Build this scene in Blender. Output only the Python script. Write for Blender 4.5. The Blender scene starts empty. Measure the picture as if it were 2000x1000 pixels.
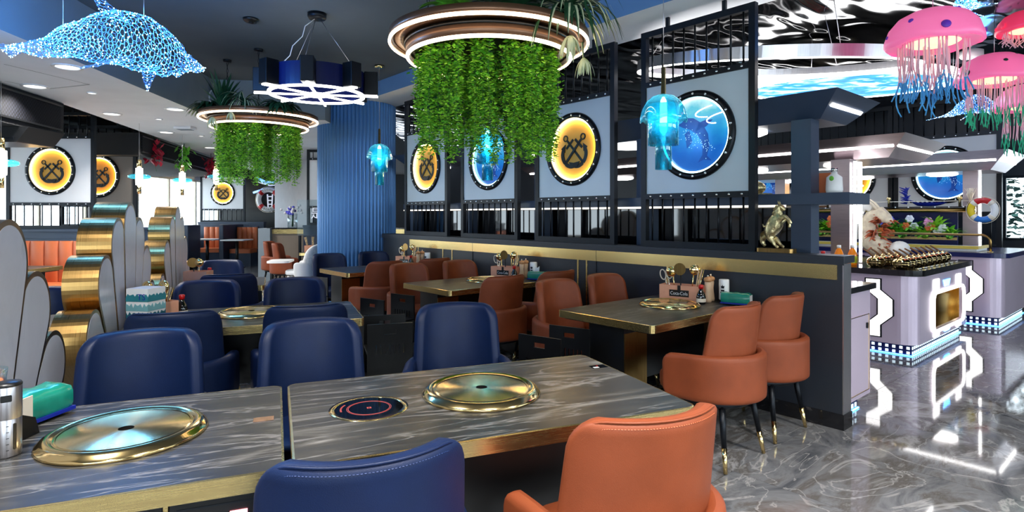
import bpy, math, random
import numpy as np
from mathutils import Vector, Matrix, Euler
random.seed(7)
SC = bpy.context.scene
COL = SC.collection
PI = math.pi
sin, cos, rad = math.sin, math.cos, math.radians

# ------------------------------------------------------------ camera
F = 1140.0                    # focal length in pixels of the 2000x1000 frame
EYE = 1.4
cam_d = bpy.data.cameras.new('camera')
cam_d.sensor_width = 36.0
cam_d.lens = 36.0 * F / 2000.0
cam_d.shift_y = -0.04
cam_d.clip_start = 0.02
cam = bpy.data.objects.new('camera', cam_d)
COL.objects.link(cam)
cam.location = (0, 0, EYE)
cam.rotation_euler = (PI / 2, 0, 0)
SC.camera = cam

# ------------------------------------------------------------ world, exposure
SC.view_settings.view_transform = 'Standard'
SC.view_settings.look = 'None'
SC.view_settings.gamma = 1.0
SC.view_settings.use_curve_mapping = False
SC.view_settings.exposure = 0.58
W = bpy.data.worlds.new('daylight')
SC.world = W
W.use_nodes = True
W.node_tree.nodes['Background'].inputs[0].default_value = (0.86, 0.93, 1.0, 1)
W.node_tree.nodes['Background'].inputs[1].default_value = 4.6
SC.cycles.use_denoising = True
SC.cycles.max_bounces = 8
SC.cycles.diffuse_bounces = 5
SC.cycles.glossy_bounces = 4
SC.cycles.transparent_max_bounces = 12
SC.cycles.transmission_bounces = 6
SC.cycles.sample_clamp_indirect = 6.0
SC.cycles.caustics_reflective = False
SC.cycles.caustics_refractive = False

# ------------------------------------------------------------ lamp makers: downlights, bulb and led glows, added unseen lamps
def area_lamp(name, loc, size, power, color=(1, 1, 1), rot=(0, 0, 0), shape='DISK', size_y=None, parent=None):
    d = bpy.data.lights.new(name, 'AREA')
    d.shape = shape
    d.size = size
    if size_y: d.size_y = size_y
    d.energy = power
    d.color = color
    d.spread = rad(125)
    o = bpy.data.objects.new(name, d)
    COL.objects.link(o)
    o.location = loc
    o.rotation_euler = rot
    if parent: o.parent = parent
    return o
def point_lamp(name, loc, power, color, r=0.05, parent=None):
    d = bpy.data.lights.new(name, 'POINT')
    d.energy = power; d.color = color; d.shadow_soft_size = r
    o = bpy.data.objects.new(name, d); COL.objects.link(o); o.location = loc
    if parent: o.parent = parent
    return o

# ------------------------------------------------------------ frames
AP, OP = rad(40.7), (2.15, 3.8)      # partition frame: s across it (into the food hall), t along it (away)
AL, OL = rad(22.0), (-0.563, 1.5)    # left tables: u along the row, v away
def P(s, t, z=0.0):
    return Vector((OP[0] + s*cos(AP) - t*sin(AP), OP[1] + s*sin(AP) + t*cos(AP), z))
def L(u, v, z=0.0):
    return Vector((OL[0] + u*cos(AL) - v*sin(AL), OL[1] + u*sin(AL) + v*cos(AL), z))
def at(px, py, Y):
    return Vector(((px-1000)/F*Y, Y, EYE + (420-py)/F*Y))

# ------------------------------------------------------------ materials
def srgb(r, g, b):
    f = lambda c: (c/255/12.92) if c/255 <= 0.04045 else ((c/255+0.055)/1.055)**2.4
    return (f(r), f(g), f(b), 1)
MATS = {}
def mat(name, col, rough=0.5, metal=0.0, emit=None, es=0.0, coat=0.0, grain=0.0, gscale=40.0, bump=0.0, bscale=200.0, spec=0.5, aniso=0.0, trans=0.0):
    """principled material with an optional noise grain in colour and relief"""
    m = bpy.data.materials.new(name); m.use_nodes = True
    nt = m.node_tree; b = nt.nodes['Principled BSDF']
    b.inputs['Base Color'].default_value = col
    b.inputs['Roughness'].default_value = rough
    b.inputs['Metallic'].default_value = metal
    b.inputs['Coat Weight'].default_value = coat
    b.inputs['Specular IOR Level'].default_value = spec
    b.inputs['Anisotropic'].default_value = aniso
    b.inputs['Transmission Weight'].default_value = trans
    if emit:
        b.inputs['Emission Color'].default_value = emit
        b.inputs['Emission Strength'].default_value = es
    if grain or bump:
        tc = nt.nodes.new('ShaderNodeTexCoord')
    if grain:
        n = nt.nodes.new('ShaderNodeTexNoise'); n.inputs['Scale'].default_value = gscale; n.inputs['Detail'].default_value = 6
        nt.links.new(tc.outputs['Object'], n.inputs['Vector'])
        r = nt.nodes.new('ShaderNodeValToRGB')
        r.color_ramp.elements[0].position = 0.3; r.color_ramp.elements[1].position = 0.7
        r.color_ramp.elements[0].color = tuple(c*(1-grain) for c in col[:3]) + (1,)
        r.color_ramp.elements[1].color = tuple(min(1, c*(1+grain)) for c in col[:3]) + (1,)
        nt.links.new(n.outputs['Fac'], r.inputs['Fac'])
        nt.links.new(r.outputs['Color'], b.inputs['Base Color'])
    if bump:
        n2 = nt.nodes.new('ShaderNodeTexNoise'); n2.inputs['Scale'].default_value = bscale; n2.inputs['Detail'].default_value = 3
        nt.links.new(tc.outputs['Object'], n2.inputs['Vector'])
        bp = nt.nodes.new('ShaderNodeBump'); bp.inputs['Strength'].default_value = bump; bp.inputs['Distance'].default_value = 0.002
        nt.links.new(n2.outputs['Fac'], bp.inputs['Height'])
        nt.links.new(bp.outputs['Normal'], b.inputs['Normal'])
    MATS[name] = m
    return m
def brushed(name, col, rough=0.28, axis=(1, 60, 60), amt=0.25):
    """brushed metal: noise stretched along one axis drives colour and roughness"""
    m = mat(name, col, rough, 1.0)
    nt = m.node_tree; b = nt.nodes['Principled BSDF']
    tc = nt.nodes.new('ShaderNodeTexCoord'); mp = nt.nodes.new('ShaderNodeMapping'); mp.inputs['Scale'].default_value = axis
    n = nt.nodes.new('ShaderNodeTexNoise'); n.inputs['Scale'].default_value = 6; n.inputs['Detail'].default_value = 5
    nt.links.new(tc.outputs['Object'], mp.inputs['Vector']); nt.links.new(mp.outputs['Vector'], n.inputs['Vector'])
    mr = nt.nodes.new('ShaderNodeMapRange'); mr.inputs['To Min'].default_value = rough*(1-amt); mr.inputs['To Max'].default_value = rough*(1+amt)
    nt.links.new(n.outputs['Fac'], mr.inputs['Value']); nt.links.new(mr.outputs['Result'], b.inputs['Roughness'])
    r = nt.nodes.new('ShaderNodeValToRGB'); r.color_ramp.elements[0].position = 0.3; r.color_ramp.elements[1].position = 0.75
    r.color_ramp.elements[0].color = tuple(c*0.8 for c in col[:3]) + (1,); r.color_ramp.elements[1].color = tuple(min(1, c*1.08) for c in col[:3]) + (1,)
    nt.links.new(n.outputs['Fac'], r.inputs['Fac']); nt.links.new(r.outputs['Color'], b.inputs['Base Color'])
    return m
def glow(name, col, strength):
    m = bpy.data.materials.new(name); m.use_nodes = True
    nt = m.node_tree; b = nt.nodes['Principled BSDF']
    b.inputs['Base Color'].default_value = (0.8, 0.8, 0.8, 1)
    b.inputs['Emission Color'].default_value = col; b.inputs['Emission Strength'].default_value = strength
    MATS[name] = m
    return m
def ramp_nodes(nt, stops):
    r = nt.nodes.new('ShaderNodeValToRGB')
    e = r.color_ramp.elements
    while len(e) < len(stops): e.new(0.5)
    for k, (p, c) in enumerate(stops):
        e[k].position = p; e[k].color = c
    return r
def veined(name, stops, scale, stretch, rough, dist=1.5, seed_by_object=False, metal=0.0, spec=0.5, rot=0.0, detail=9.0, second=None):
    """stone: stretched, distorted noise through a colour ramp; optional thin second vein set"""
    m = mat(name, (0.5, 0.5, 0.5, 1), rough, metal, spec=spec)
    nt = m.node_tree; b = nt.nodes['Principled BSDF']
    tc = nt.nodes.new('ShaderNodeTexCoord'); src = tc.outputs['Object']
    if seed_by_object:
        oi = nt.nodes.new('ShaderNodeObjectInfo'); mu = nt.nodes.new('ShaderNodeMath'); mu.operation = 'MULTIPLY'; mu.inputs[1].default_value = 37.0
        nt.links.new(oi.outputs['Random'], mu.inputs[0])
        ad = nt.nodes.new('ShaderNodeVectorMath'); ad.operation = 'ADD'
        nt.links.new(src, ad.inputs[0]); nt.links.new(mu.outputs[0], ad.inputs[1]); src = ad.outputs[0]
    mp = nt.nodes.new('ShaderNodeMapping'); mp.inputs['Scale'].default_value = stretch; mp.inputs['Rotation'].default_value = (0, 0, rot)
    nt.links.new(src, mp.inputs['Vector'])
    n = nt.nodes.new('ShaderNodeTexNoise'); n.inputs['Scale'].default_value = scale; n.inputs['Detail'].default_value = detail
    n.inputs['Roughness'].default_value = 0.62; n.inputs['Distortion'].default_value = dist
    nt.links.new(mp.outputs['Vector'], n.inputs['Vector'])
    r = ramp_nodes(nt, stops); nt.links.new(n.outputs['Fac'], r.inputs['Fac'])
    out = r.outputs['Color']
    if second:
        n2 = nt.nodes.new('ShaderNodeTexNoise'); n2.inputs['Scale'].default_value = second[0]; n2.inputs['Detail'].default_value = 8; n2.inputs['Distortion'].default_value = 2.5
        nt.links.new(mp.outputs['Vector'], n2.inputs['Vector'])
        r2 = ramp_nodes(nt, [(0.0, (0, 0, 0, 1)), (0.485, (0, 0, 0, 1)), (0.5, (1, 1, 1, 1)), (0.515, (0, 0, 0, 1)), (1.0, (0, 0, 0, 1))])
        nt.links.new(n2.outputs['Fac'], r2.inputs['Fac'])
        mx = nt.nodes.new('ShaderNodeMix'); mx.data_type = 'RGBA'
        nt.links.new(r2.outputs['Color'], mx.inputs[0]); nt.links.new(out, mx.inputs[6]); mx.inputs[7].default_value = second[1]
        out = mx.outputs[2]
    nt.links.new(out, b.inputs['Base Color'])
    return m
def tinted_glass(name, col, gloss=0.08, scatter=None):
    """thin coloured glass: see-through tint plus fresnel reflection"""
    m = bpy.data.materials.new(name); m.use_nodes = True
    nt = m.node_tree; nt.nodes.remove(nt.nodes['Principled BSDF'])
    out = nt.nodes['Material Output']
    t = nt.nodes.new('ShaderNodeBsdfTransparent'); t.inputs[0].default_value = col
    g = nt.nodes.new('ShaderNodeBsdfGlossy'); g.inputs['Roughness'].default_value = 0.03; g.inputs[0].default_value = (0.8, 0.95, 1, 1)
    lw = nt.nodes.new('ShaderNodeLayerWeight'); lw.inputs[0].default_value = 0.45
    mr = nt.nodes.new('ShaderNodeMapRange'); mr.inputs['To Min'].default_value = gloss; mr.inputs['To Max'].default_value = 0.75
    nt.links.new(lw.outputs['Facing'], mr.inputs['Value'])
    mx = nt.nodes.new('ShaderNodeMixShader')
    nt.links.new(mr.outputs['Result'], mx.inputs[0]); nt.links.new(t.outputs[0], mx.inputs[1]); nt.links.new(g.outputs[0], mx.inputs[2])
    res = mx.outputs[0]
    if scatter:
        tr = nt.nodes.new('ShaderNodeBsdfTranslucent'); tr.inputs[0].default_value = scatter
        m2 = nt.nodes.new('ShaderNodeMixShader'); m2.inputs[0].default_value = 0.22
        nt.links.new(res, m2.inputs[1]); nt.links.new(tr.outputs[0], m2.inputs[2]); res = m2.outputs[0]
    nt.links.new(res, out.inputs['Surface'])
    MATS[name] = m
    return m

NAVY = mat('navy_leather', srgb(9, 27, 62), 0.46, bump=0.25, bscale=420, grain=0.12, gscale=9, spec=0.3)
ORANGE = mat('orange_leather', srgb(128, 62, 34), 0.5, bump=0.25, bscale=420, grain=0.10, gscale=9, spec=0.3)
ORANGE2 = mat('booth_leather', srgb(214, 116, 70), 0.45, bump=0.2, bscale=300, grain=0.08, gscale=5)
GOLD = brushed('brushed_brass', (0.98, 0.71, 0.30, 1), 0.26)
GOLD2 = brushed('antique_brass', (0.40, 0.245, 0.085, 1), 0.30, axis=(60, 1, 1))
GOLDP = mat('polished_brass', (0.88, 0.66, 0.30, 1), 0.14, 1.0)
BLACK = mat('black_laminate', srgb(9, 10, 12), 0.35, grain=0.3, gscale=12)
BLACKM = mat('black_metal', srgb(20, 24, 30), 0.38, 0.6, grain=0.2, gscale=14)
FRAME = mat('frame_metal', srgb(24, 29, 36), 0.42, 0.5, grain=0.15, gscale=8)
CHAR = mat('charcoal_panel', srgb(36, 41, 50), 0.42, grain=0.10, gscale=3)
SLATE = mat('slate_blue_paint', srgb(52, 66, 88), 0.40, grain=0.08, gscale=4)
CEILD = mat('dark_ceiling_paint', srgb(88, 96, 100), 0.85, grain=0.08, gscale=2)
WHITEP = mat('white_plaster', srgb(240, 242, 246), 0.8, grain=0.03, gscale=3)
BLUELIT = mat('blue_lit_fascia', srgb(98, 140, 190), 0.7, grain=0.05, gscale=3)  # blue light falling on the beam face, put into its base colour
GREYP = mat('grey_fascia_paint', srgb(120, 132, 142), 0.75, grain=0.05, gscale=3)
PANELR = mat('pale_steel_panel', srgb(186, 200, 212), 0.42, 0.1, grain=0.06, gscale=2)
PANELW = mat('white_panel', srgb(244, 245, 248), 0.45, grain=0.03, gscale=3)
PANELD = mat('taupe_panel', srgb(104, 98, 92), 0.5, grain=0.04, gscale=3)
CHROME = mat('chrome', (0.85, 0.86, 0.88, 1), 0.12, 1.0)
STEEL = brushed('brushed_steel', (0.62, 0.60, 0.63, 1), 0.32, axis=(60, 60, 1))
WHITE = mat('white_plastic', srgb(236, 236, 236), 0.35, grain=0.03, gscale=10)
CREAM = mat('cream_paint', srgb(238, 226, 206), 0.5, grain=0.05, gscale=6)
RED = mat('red_plastic', srgb(198, 22, 24), 0.3, grain=0.05, gscale=10)
ROSE = mat('rose_board', srgb(224, 160, 128), 0.6, grain=0.06, gscale=16)
WOOD = mat('pale_wood', srgb(214, 180, 146), 0.5, grain=0.14, gscale=18)
WOODD = mat('brown_wood', srgb(120, 78, 44), 0.5, grain=0.2, gscale=14)
COLBLUE = mat('blue_fluted_metal', srgb(62, 112, 166), 0.34, 0.35, grain=0.06, gscale=2)
GREEN = mat('tissue_green', srgb(22, 132, 112), 0.25, grain=0.25, gscale=14, coat=0.4)
DBLUE = mat('deep_blue_plastic', srgb(22, 40, 150), 0.3, grain=0.1, gscale=12)
TEAL = mat('teal_print', srgb(40, 124, 136), 0.5, grain=0.1, gscale=12)
LEAF1 = mat('leaf_bright', srgb(164, 222, 66), 0.5, grain=0.35, gscale=30)
LEAF2 = mat('leaf_mid', srgb(104, 182, 52), 0.5, grain=0.35, gscale=30)
LEAF3 = mat('leaf_dark', srgb(30, 74, 46), 0.5, grain=0.3, gscale=20)
LEAFP = mat('leaf_pale', srgb(206, 214, 176), 0.5, grain=0.12, gscale=30)
LEAFR = mat('leaf_red', srgb(176, 22, 52), 0.5, grain=0.3, gscale=20)
BRONZE = mat('antique_bronze', (0.62, 0.52, 0.28, 1), 0.3, 0.9, grain=0.55, gscale=45, bump=1.0, bscale=60)
PINK = mat('pink_resin', srgb(250, 128, 178), 0.35, grain=0.05, gscale=4, emit=srgb(250, 110, 170), es=0.35)
PINKR = mat('coral_resin', srgb(252, 70, 110), 0.35, grain=0.05, gscale=4, emit=srgb(250, 60, 100), es=0.35)
LPINK = mat('pink_cord', srgb(252, 206, 220), 0.5, grain=0.04, gscale=10)
LBLUE = mat('blue_cord', srgb(70, 170, 236), 0.5, grain=0.04, gscale=10)
LGREEN = mat('green_cord', srgb(40, 200, 150), 0.5, grain=0.04, gscale=10)
WIREB = mat('blue_white_wire', srgb(120, 170, 225), 0.35, 0.3, grain=0.05, gscale=10)
LILAC = mat('lilac_steel_panel', srgb(214, 196, 214), 0.3, 0.25, grain=0.04, gscale=2)
NAVYP = mat('navy_plastic', srgb(14, 26, 84), 0.25, grain=0.1, gscale=6)
BWHITE = mat('black_glass', srgb(8, 9, 12), 0.04, 0.0, spec=0.9, grain=0.2, gscale=3)
STONE = veined('slate_table_stone', [(0.0, srgb(24, 25, 28)), (0.46, srgb(38, 38, 38)), (0.56, srgb(50, 48, 44)), (0.63, srgb(80, 78, 74)), (0.72, srgb(128, 126, 122)), (0.82, srgb(60, 58, 56)), (1.0, srgb(74, 72, 70))],
               2.2, (0.55, 3.2, 1), 0.34, spec=0.3, dist=1.3, rot=rad(14), second=(1.2, srgb(104, 102, 100)))
FLOORM = veined('grey_marble', [(0.0, srgb(44, 46, 50)), (0.36, srgb(84, 86, 90)), (0.48, srgb(124, 124, 126)), (0.56, srgb(96, 92, 88)), (0.64, srgb(160, 158, 158)), (0.72, srgb(104, 96, 86)), (1.0, srgb(72, 64, 56))],
                1.5, (1.0, 1.9, 1), 0.05, dist=0.9, detail=14.0, seed_by_object=True, rot=rad(30), second=(1.0, srgb(160, 158, 156)))
FLOORM.node_tree.nodes['Principled BSDF'].inputs['Specular IOR Level'].default_value = 0.9
MARBLEW = veined('white_marble', [(0.0, srgb(198, 196, 204)), (0.4, srgb(218, 216, 222)), (0.62, srgb(226, 224, 230)), (0.74, srgb(196, 196, 204)), (0.79, srgb(120, 120, 128)), (0.83, srgb(206, 206, 212)), (1.0, srgb(214, 214, 220))],
                 2.0, (1, 1.6, 1.2), 0.22, dist=1.4, rot=rad(20))
MARBLEB = veined('black_marble', [(0.0, srgb(14, 14, 16)), (0.6, srgb(30, 30, 33)), (0.72, srgb(90, 86, 84)), (1.0, srgb(40, 38, 38))], 3.0, (1, 1, 2), 0.1, dist=2)
LEDW = glow('led_white', (1.0, 0.98, 0.96, 1), 6.0)
LEDWARM = glow('led_warm', (1.0, 0.78, 0.52, 1), 5.0)
LEDGOLD = glow('led_amber', (1.0, 0.80, 0.42, 1), 22.0)
LEDCYAN = glow('led_cyan', (0.55, 0.92, 1.0, 1), 8.0)
LEDBLUE = glow('led_blue', (0.25, 0.62, 1.0, 1), 5.0)
LEDPT = glow('fairy_led', (0.5, 0.86, 1.0, 1), 10.0)
LEDRED = glow('led_red', (1.0, 0.08, 0.12, 1), 4.0)
BULB = glow('cyan_bulb', (0.6, 0.93, 1.0, 1), 16.0)
DOWN = glow('downlight_lens', (1.0, 0.97, 0.92, 1), 3.0)
YELLOWL = glow('yellow_lamp', (1.0, 0.80, 0.42, 1), 0.8)
TGLASS = tinted_glass('teal_glass', (0.30, 0.84, 0.95, 1), 0.05, scatter=(0.15, 0.75, 0.95, 1))
CLEAR = tinted_glass('clear_glass', (0.93, 0.97, 0.98, 1), 0.04)

# ------------------------------------------------------------ mesh builder
class MB:
    def __init__(s):
        s.v = []; s.f = []; s.mi = []; s.sm = []
    def add(s, vs, fs, mi=0, smooth=False, M=None):
        o = len(s.v)
        if M is not None: vs = [M @ Vector(p) for p in vs]
        s.v += [tuple(p) for p in vs]
        for f in fs:
            s.f.append(tuple(i+o for i in f)); s.mi.append(mi); s.sm.append(smooth)
        return s
    def box(s, x0, x1, y0, y1, z0, z1, mi=0, M=None):
        v = [(x0,y0,z0),(x1,y0,z0),(x1,y1,z0),(x0,y1,z0),(x0,y0,z1),(x1,y0,z1),(x1,y1,z1),(x0,y1,z1)]
        return s.add(v, [(3,2,1,0),(4,5,6,7),(0,1,5,4),(1,2,6,5),(2,3,7,6),(3,0,4,7)], mi, False, M)
    def tube(s, pts, r, n=8, mi=0, closed=False, caps=True, smooth=True, M=None, flat=None, mis=None):
        pts = [Vector(p) for p in pts]; k = len(pts)
        rs = r if isinstance(r, (list, tuple)) else [r]*k
        vs = []; up0 = None
        for i, p in enumerate(pts):
            if closed: d = pts[(i+1) % k] - pts[i-1]
            else: d = pts[min(i+1, k-1)] - pts[max(i-1, 0)]
            if d.length < 1e-9: d = Vector((0,0,1))
            d.normalize()
            if up0 is None:
                up0 = Vector((0,0,1)) if abs(d.z) < 0.9 else Vector((1,0,0))
            a = d.cross(up0)
            if a.length < 1e-6: a = d.cross(Vector((0,1,0.3)))
            a.normalize(); b = a.cross(d); b.normalize(); up0 = b
            for j in range(n):
                th = 2*PI*j/n
                fa = 1.0 if flat is None else flat
                vs.append(p + a*(cos(th)*rs[i]) + b*(sin(th)*rs[i]*fa))
        o = len(s.v)
        fs = []; ms = []
        for i in range(k if closed else k-1):
            for j in range(n):
                i2 = (i+1) % k
                fs.append((i*n+j, i*n+(j+1) % n, i2*n+(j+1) % n, i2*n+j)); ms.append(mi if mis is None else mis[i])
        if caps and not closed:
            fs.append(tuple(range(n-1, -1, -1))); ms.append(mi if mis is None else mis[0])
            fs.append(tuple((k-1)*n+j for j in range(n))); ms.append(mi if mis is None else mis[-1])
        if M is not None: vs = [M @ p for p in vs]
        s.v += [tuple(p) for p in vs]
        for f, m in zip(fs, ms):
            s.f.append(tuple(i+o for i in f)); s.mi.append(m); s.sm.append(smooth and len(f) == 4)
        return s
    def cyl(s, p0, p1, r0, r1=None, n=16, mi=0, smooth=True, M=None):
        return s.tube([p0, p1], [r0, r0 if r1 is None else r1], n, mi, smooth=smooth, M=M)
    def lathe(s, prof, n=32, c=(0,0,0), mi=0, smooth=True, M=None, sx=1.0, sy=1.0, mis=None, caps=True):
        vs = []; k = len(prof)
        for j in range(n):
            th = 2*PI*j/n
            for r, z in prof: vs.append((c[0]+r*cos(th)*sx, c[1]+r*sin(th)*sy, c[2]+z))
        if M is not None: vs = [M @ Vector(p) for p in vs]
        o = len(s.v); s.v += [tuple(p) for p in vs]
        for i in range(k-1):
            for j in range(n):
                a = j*k+i; b = ((j+1) % n)*k+i
                s.f.append((o+a, o+b, o+b+1, o+a+1)); s.mi.append(mi if mis is None else mis[i]); s.sm.append(smooth)
        if len({round(z, 6) for r, z in prof}) == 1: caps = False
        if caps and prof[0][0] > 1e-6: s.f.append(tuple(o+j*k for j in range(n-1, -1, -1))); s.mi.append(mi if mis is None else mis[0]); s.sm.append(False)
        if caps and prof[-1][0] > 1e-6: s.f.append(tuple(o+j*k+k-1 for j in range(n))); s.mi.append(mi if mis is None else mis[-1]); s.sm.append(False)
        return s
    def ringlathe(s, prof, n=48, c=(0,0,0), mi=0, smooth=True, M=None):
        """closed cross-section swept round the z axis"""
        vs = []; k = len(prof)
        for j in range(n):
            th = 2*PI*j/n
            for r, z in prof: vs.append((c[0]+r*cos(th), c[1]+r*sin(th), c[2]+z))
        fs = []
        for j in range(n):
            for i in range(k):
                a = j*k+i; b = ((j+1) % n)*k+i; i2 = (i+1) % k
                fs.append((a, b, ((j+1) % n)*k+i2, j*k+i2))
        return s.add(vs, fs, mi, smooth, M)
    def prism(s, poly, z0, z1, mi=0, M=None, smooth=False, cap_mi=None):
        k = len(poly)
        vs = [(x, y, z0) for x, y in poly] + [(x, y, z1) for x, y in poly]
        s.add(vs, [(i, (i+1) % k, k+(i+1) % k, k+i) for i in range(k)], mi, smooth, M)
        s.add(vs, [tuple(range(k-1, -1, -1)), tuple(range(k, 2*k))], mi if cap_mi is None else cap_mi, False, M)
        return s
    def ball(s, c, r, nu=16, nv=10, mi=0, M=None, zmin=-1.0):
        r = r if isinstance(r, (list, tuple)) else (r, r, r)
        vs = []; fs = []
        a0 = math.asin(max(-1, zmin))
        for i in range(nv+1):
            ph = a0 + (PI/2-a0)*i/nv
            for j in range(nu):
                th = 2*PI*j/nu
                vs.append((c[0]+r[0]*cos(ph)*cos(th), c[1]+r[1]*cos(ph)*sin(th), c[2]+r[2]*sin(ph)))
        for i in range(nv):
            for j in range(nu):
                fs.append((i*nu+j, i*nu+(j+1) % nu, (i+1)*nu+(j+1) % nu, (i+1)*nu+j))
        return s.add(vs, fs, mi, True, M)
    def grid(s, pts, nu, nv, mi=0, smooth=True, wrap=False, M=None):
        fs = []
        for i in range(nv-1):
            for j in range(nu if wrap else nu-1):
                fs.append((i*nu+j, i*nu+(j+1) % nu, (i+1)*nu+(j+1) % nu, (i+1)*nu+j))
        return s.add(pts, fs, mi, smooth, M)
    def mesh(s, name, mats):
        me = bpy.data.meshes.new(name)
        me.from_pydata(s.v, [], s.f)
        for m in (mats if isinstance(mats, (list, tuple)) else [mats]): me.materials.append(m)
        me.polygons.foreach_set('material_index', s.mi)
        me.polygons.foreach_set('use_smooth', s.sm)
        me.update()
        return me
    def build(s, name, mats, parent=None, loc=None, rot=None, bevel=0.0, sub=0, weld=False):
        o = bpy.data.objects.new(name, s.mesh(name, mats))
        COL.objects.link(o)
        if parent: o.parent = parent
        if loc is not None: o.location = loc
        if rot is not None: o.rotation_euler = rot
        if bevel:
            b = o.modifiers.new('soft_edge', 'BEVEL'); b.width = bevel; b.segments = 2; b.limit_method = 'ANGLE'
        if sub:
            d = o.modifiers.new('smooth_surface', 'SUBSURF'); d.levels = sub; d.render_levels = sub
        return o

def thing(name, label, cat, loc=(0,0,0), rz=0.0, group=None):
    o = bpy.data.objects.new(name, None); COL.objects.link(o)
    o.empty_display_size = 0.1
    o.location = loc; o.rotation_euler = (0, 0, rz)
    o['label'] = label; o['category'] = cat
    if group: o['group'] = group
    return o
def tag(o, label, cat, group=None):
    o['label'] = label; o['category'] = cat
    if group: o['group'] = group
    return o
def struct(o, label=None, cat=None):
    o['kind'] = 'structure'
    if label: o['label'] = label
    if cat: o['category'] = cat
    return o
CH = {}
def kids(o):
    return [c for c in COL.objects if c.parent == o]
def dup(root, loc, rz, label, group=None, ch=None):
    r = root.copy(); COL.objects.link(r)
    r.location = loc; r.rotation_euler = (0, 0, rz); r['label'] = label
    if group: r['group'] = group
    elif 'group' in r: pass
    for c in root.children:
        k = c.copy(); COL.objects.link(k); k.parent = r
        for g in c.children:
            q = g.copy(); COL.objects.link(q); q.parent = k
    return r
def text(name, body, size, m, parent=None, loc=(0,0,0), rot=(PI/2,0,0), ext=0.0008, align='CENTER', sx=1.0):
    cu = bpy.data.curves.new(name, 'FONT'); cu.body = body; cu.size = size; cu.extrude = ext
    cu.align_x = align; cu.align_y = 'CENTER'
    t = bpy.data.objects.new(name, cu); COL.objects.link(t)
    bpy.context.view_layer.update()
    me = bpy.data.meshes.new_from_object(t.evaluated_get(bpy.context.evaluated_depsgraph_get()))
    bpy.data.objects.remove(t); bpy.data.curves.remove(cu)
    me.name = name; me.materials.clear(); me.materials.append(m)
    o = bpy.data.objects.new(name, me); COL.objects.link(o)
    if parent: o.parent = parent
    o.location = loc; o.rotation_euler = rot; o.scale = (sx, 1, 1)
    return o
def rrect(x0, x1, y0, y1, r, n=5):
    out = []
    for cx, cy, a0 in ((x1-r, y1-r, 0), (x0+r, y1-r, PI/2), (x0+r, y0+r, PI), (x1-r, y0+r, 1.5*PI)):
        for i in range(n+1):
            a = a0 + PI/2*i/n
            out.append((cx+r*cos(a), cy+r*sin(a)))
    return out
def edge_space(n, p=0.6):
    """samples in -1..1, denser towards the ends"""
    return [math.copysign(1-(1-abs(x))**1.9, x) for x in np.linspace(-1, 1, n)]
def sheet(mb, path, half, z0, z1, rc0, rc1, T, lean=0.0, na=26, nb=14, mi=0, e=None, ztop=None, taper=0.0):
    """upholstered panel: a padded sheet of thickness T bent along a plan path; rounded corners, pillowed rim"""
    path = [Vector(p) for p in path]
    ds = [0.0]
    for a, b in zip(path, path[1:]): ds.append(ds[-1] + (b-a).length)
    tot = ds[-1]; mid = tot/2
    def pos(sg):
        x = min(max(sg+mid, 0), tot)
        for i in range(len(ds)-1):
            if x <= ds[i+1] or i == len(ds)-2:
                k = (x-ds[i])/(ds[i+1]-ds[i]); return path[i].lerp(path[i+1], k), (path[i+1]-path[i]).normalized()
    e = e or T*0.7
    A = edge_space(na); B = [(x+1)/2 for x in edge_space(nb)]
    fr = []; bk = []
    H = z1-z0
    for b in B:
        for a in A:
            z = z0 + H*b
            hf = half*(1-taper*b); w = hf
            if rc1 and z > z1-rc1: q = (z-(z1-rc1))/rc1; w = hf - rc1*(1-math.sqrt(max(0, 1-q*q)))
            if rc0 and z < z0+rc0: q = ((z0+rc0)-z)/rc0; w = hf - rc0*(1-math.sqrt(max(0, 1-q*q)))
            sg = a*w
            p, d = pos(sg)
            p1, _ = pos(sg-0.03); p2, _ = pos(sg+0.03)
            d = (p2-p1).normalized()
            nrm = Vector((d.y, -d.x))
            dist = min(w-abs(sg), z-z0, z1-z)
            q = min(max(dist/e, 0), 1)
            h = T/2*math.sqrt(max(0, 1-(1-q)**2))
            zz = z + (ztop(sg/half)*b if ztop else 0)
            ln = lean*(z-z0)
            c = Vector((p.x, p.y - ln, zz))
            fr.append(c + Vector((nrm.x*h, nrm.y*h, 0))); bk.append(c - Vector((nrm.x*h, nrm.y*h, 0)))
    mb.grid(fr, na, nb, mi); 
    o = len(mb.v)
    fs = []
    for i in range(nb-1):
        for j in range(na-1):
            fs.append((i*na+j, (i+1)*na+j, (i+1)*na+j+1, i*na+j+1))
    mb.add(bk, fs, mi, True)
    return mb
def cushion(mb, rx, ry, z0, z1, er=0.03, n=40, power=3.0, cy=0.0, mi=0, crown=0.01):
    prof = [(0.0, z0), (0.93, z0), (0.985, z0+er*0.4), (1.0, z0+er), (1.0, z1-er), (0.985, z1-er*0.4), (0.94, z1-er*0.05), (0.6, z1+crown*0.6), (0.0, z1+crown)]
    vs = []; k = len(prof)
    for j in range(n):
        th = 2*PI*j/n; c_, s_ = cos(th), sin(th)
        q = (abs(c_)**power + abs(s_)**power)**(-1/power)
        for r, z in prof: vs.append((rx*q*c_*r, cy+ry*q*s_*r, z))
    fs = [(j*k+i, ((j+1) % n)*k+i, ((j+1) % n)*k+i+1, j*k+i+1) for j in range(n) for i in range(k-1)]
    return mb.add(vs, fs, mi, True)
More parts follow.
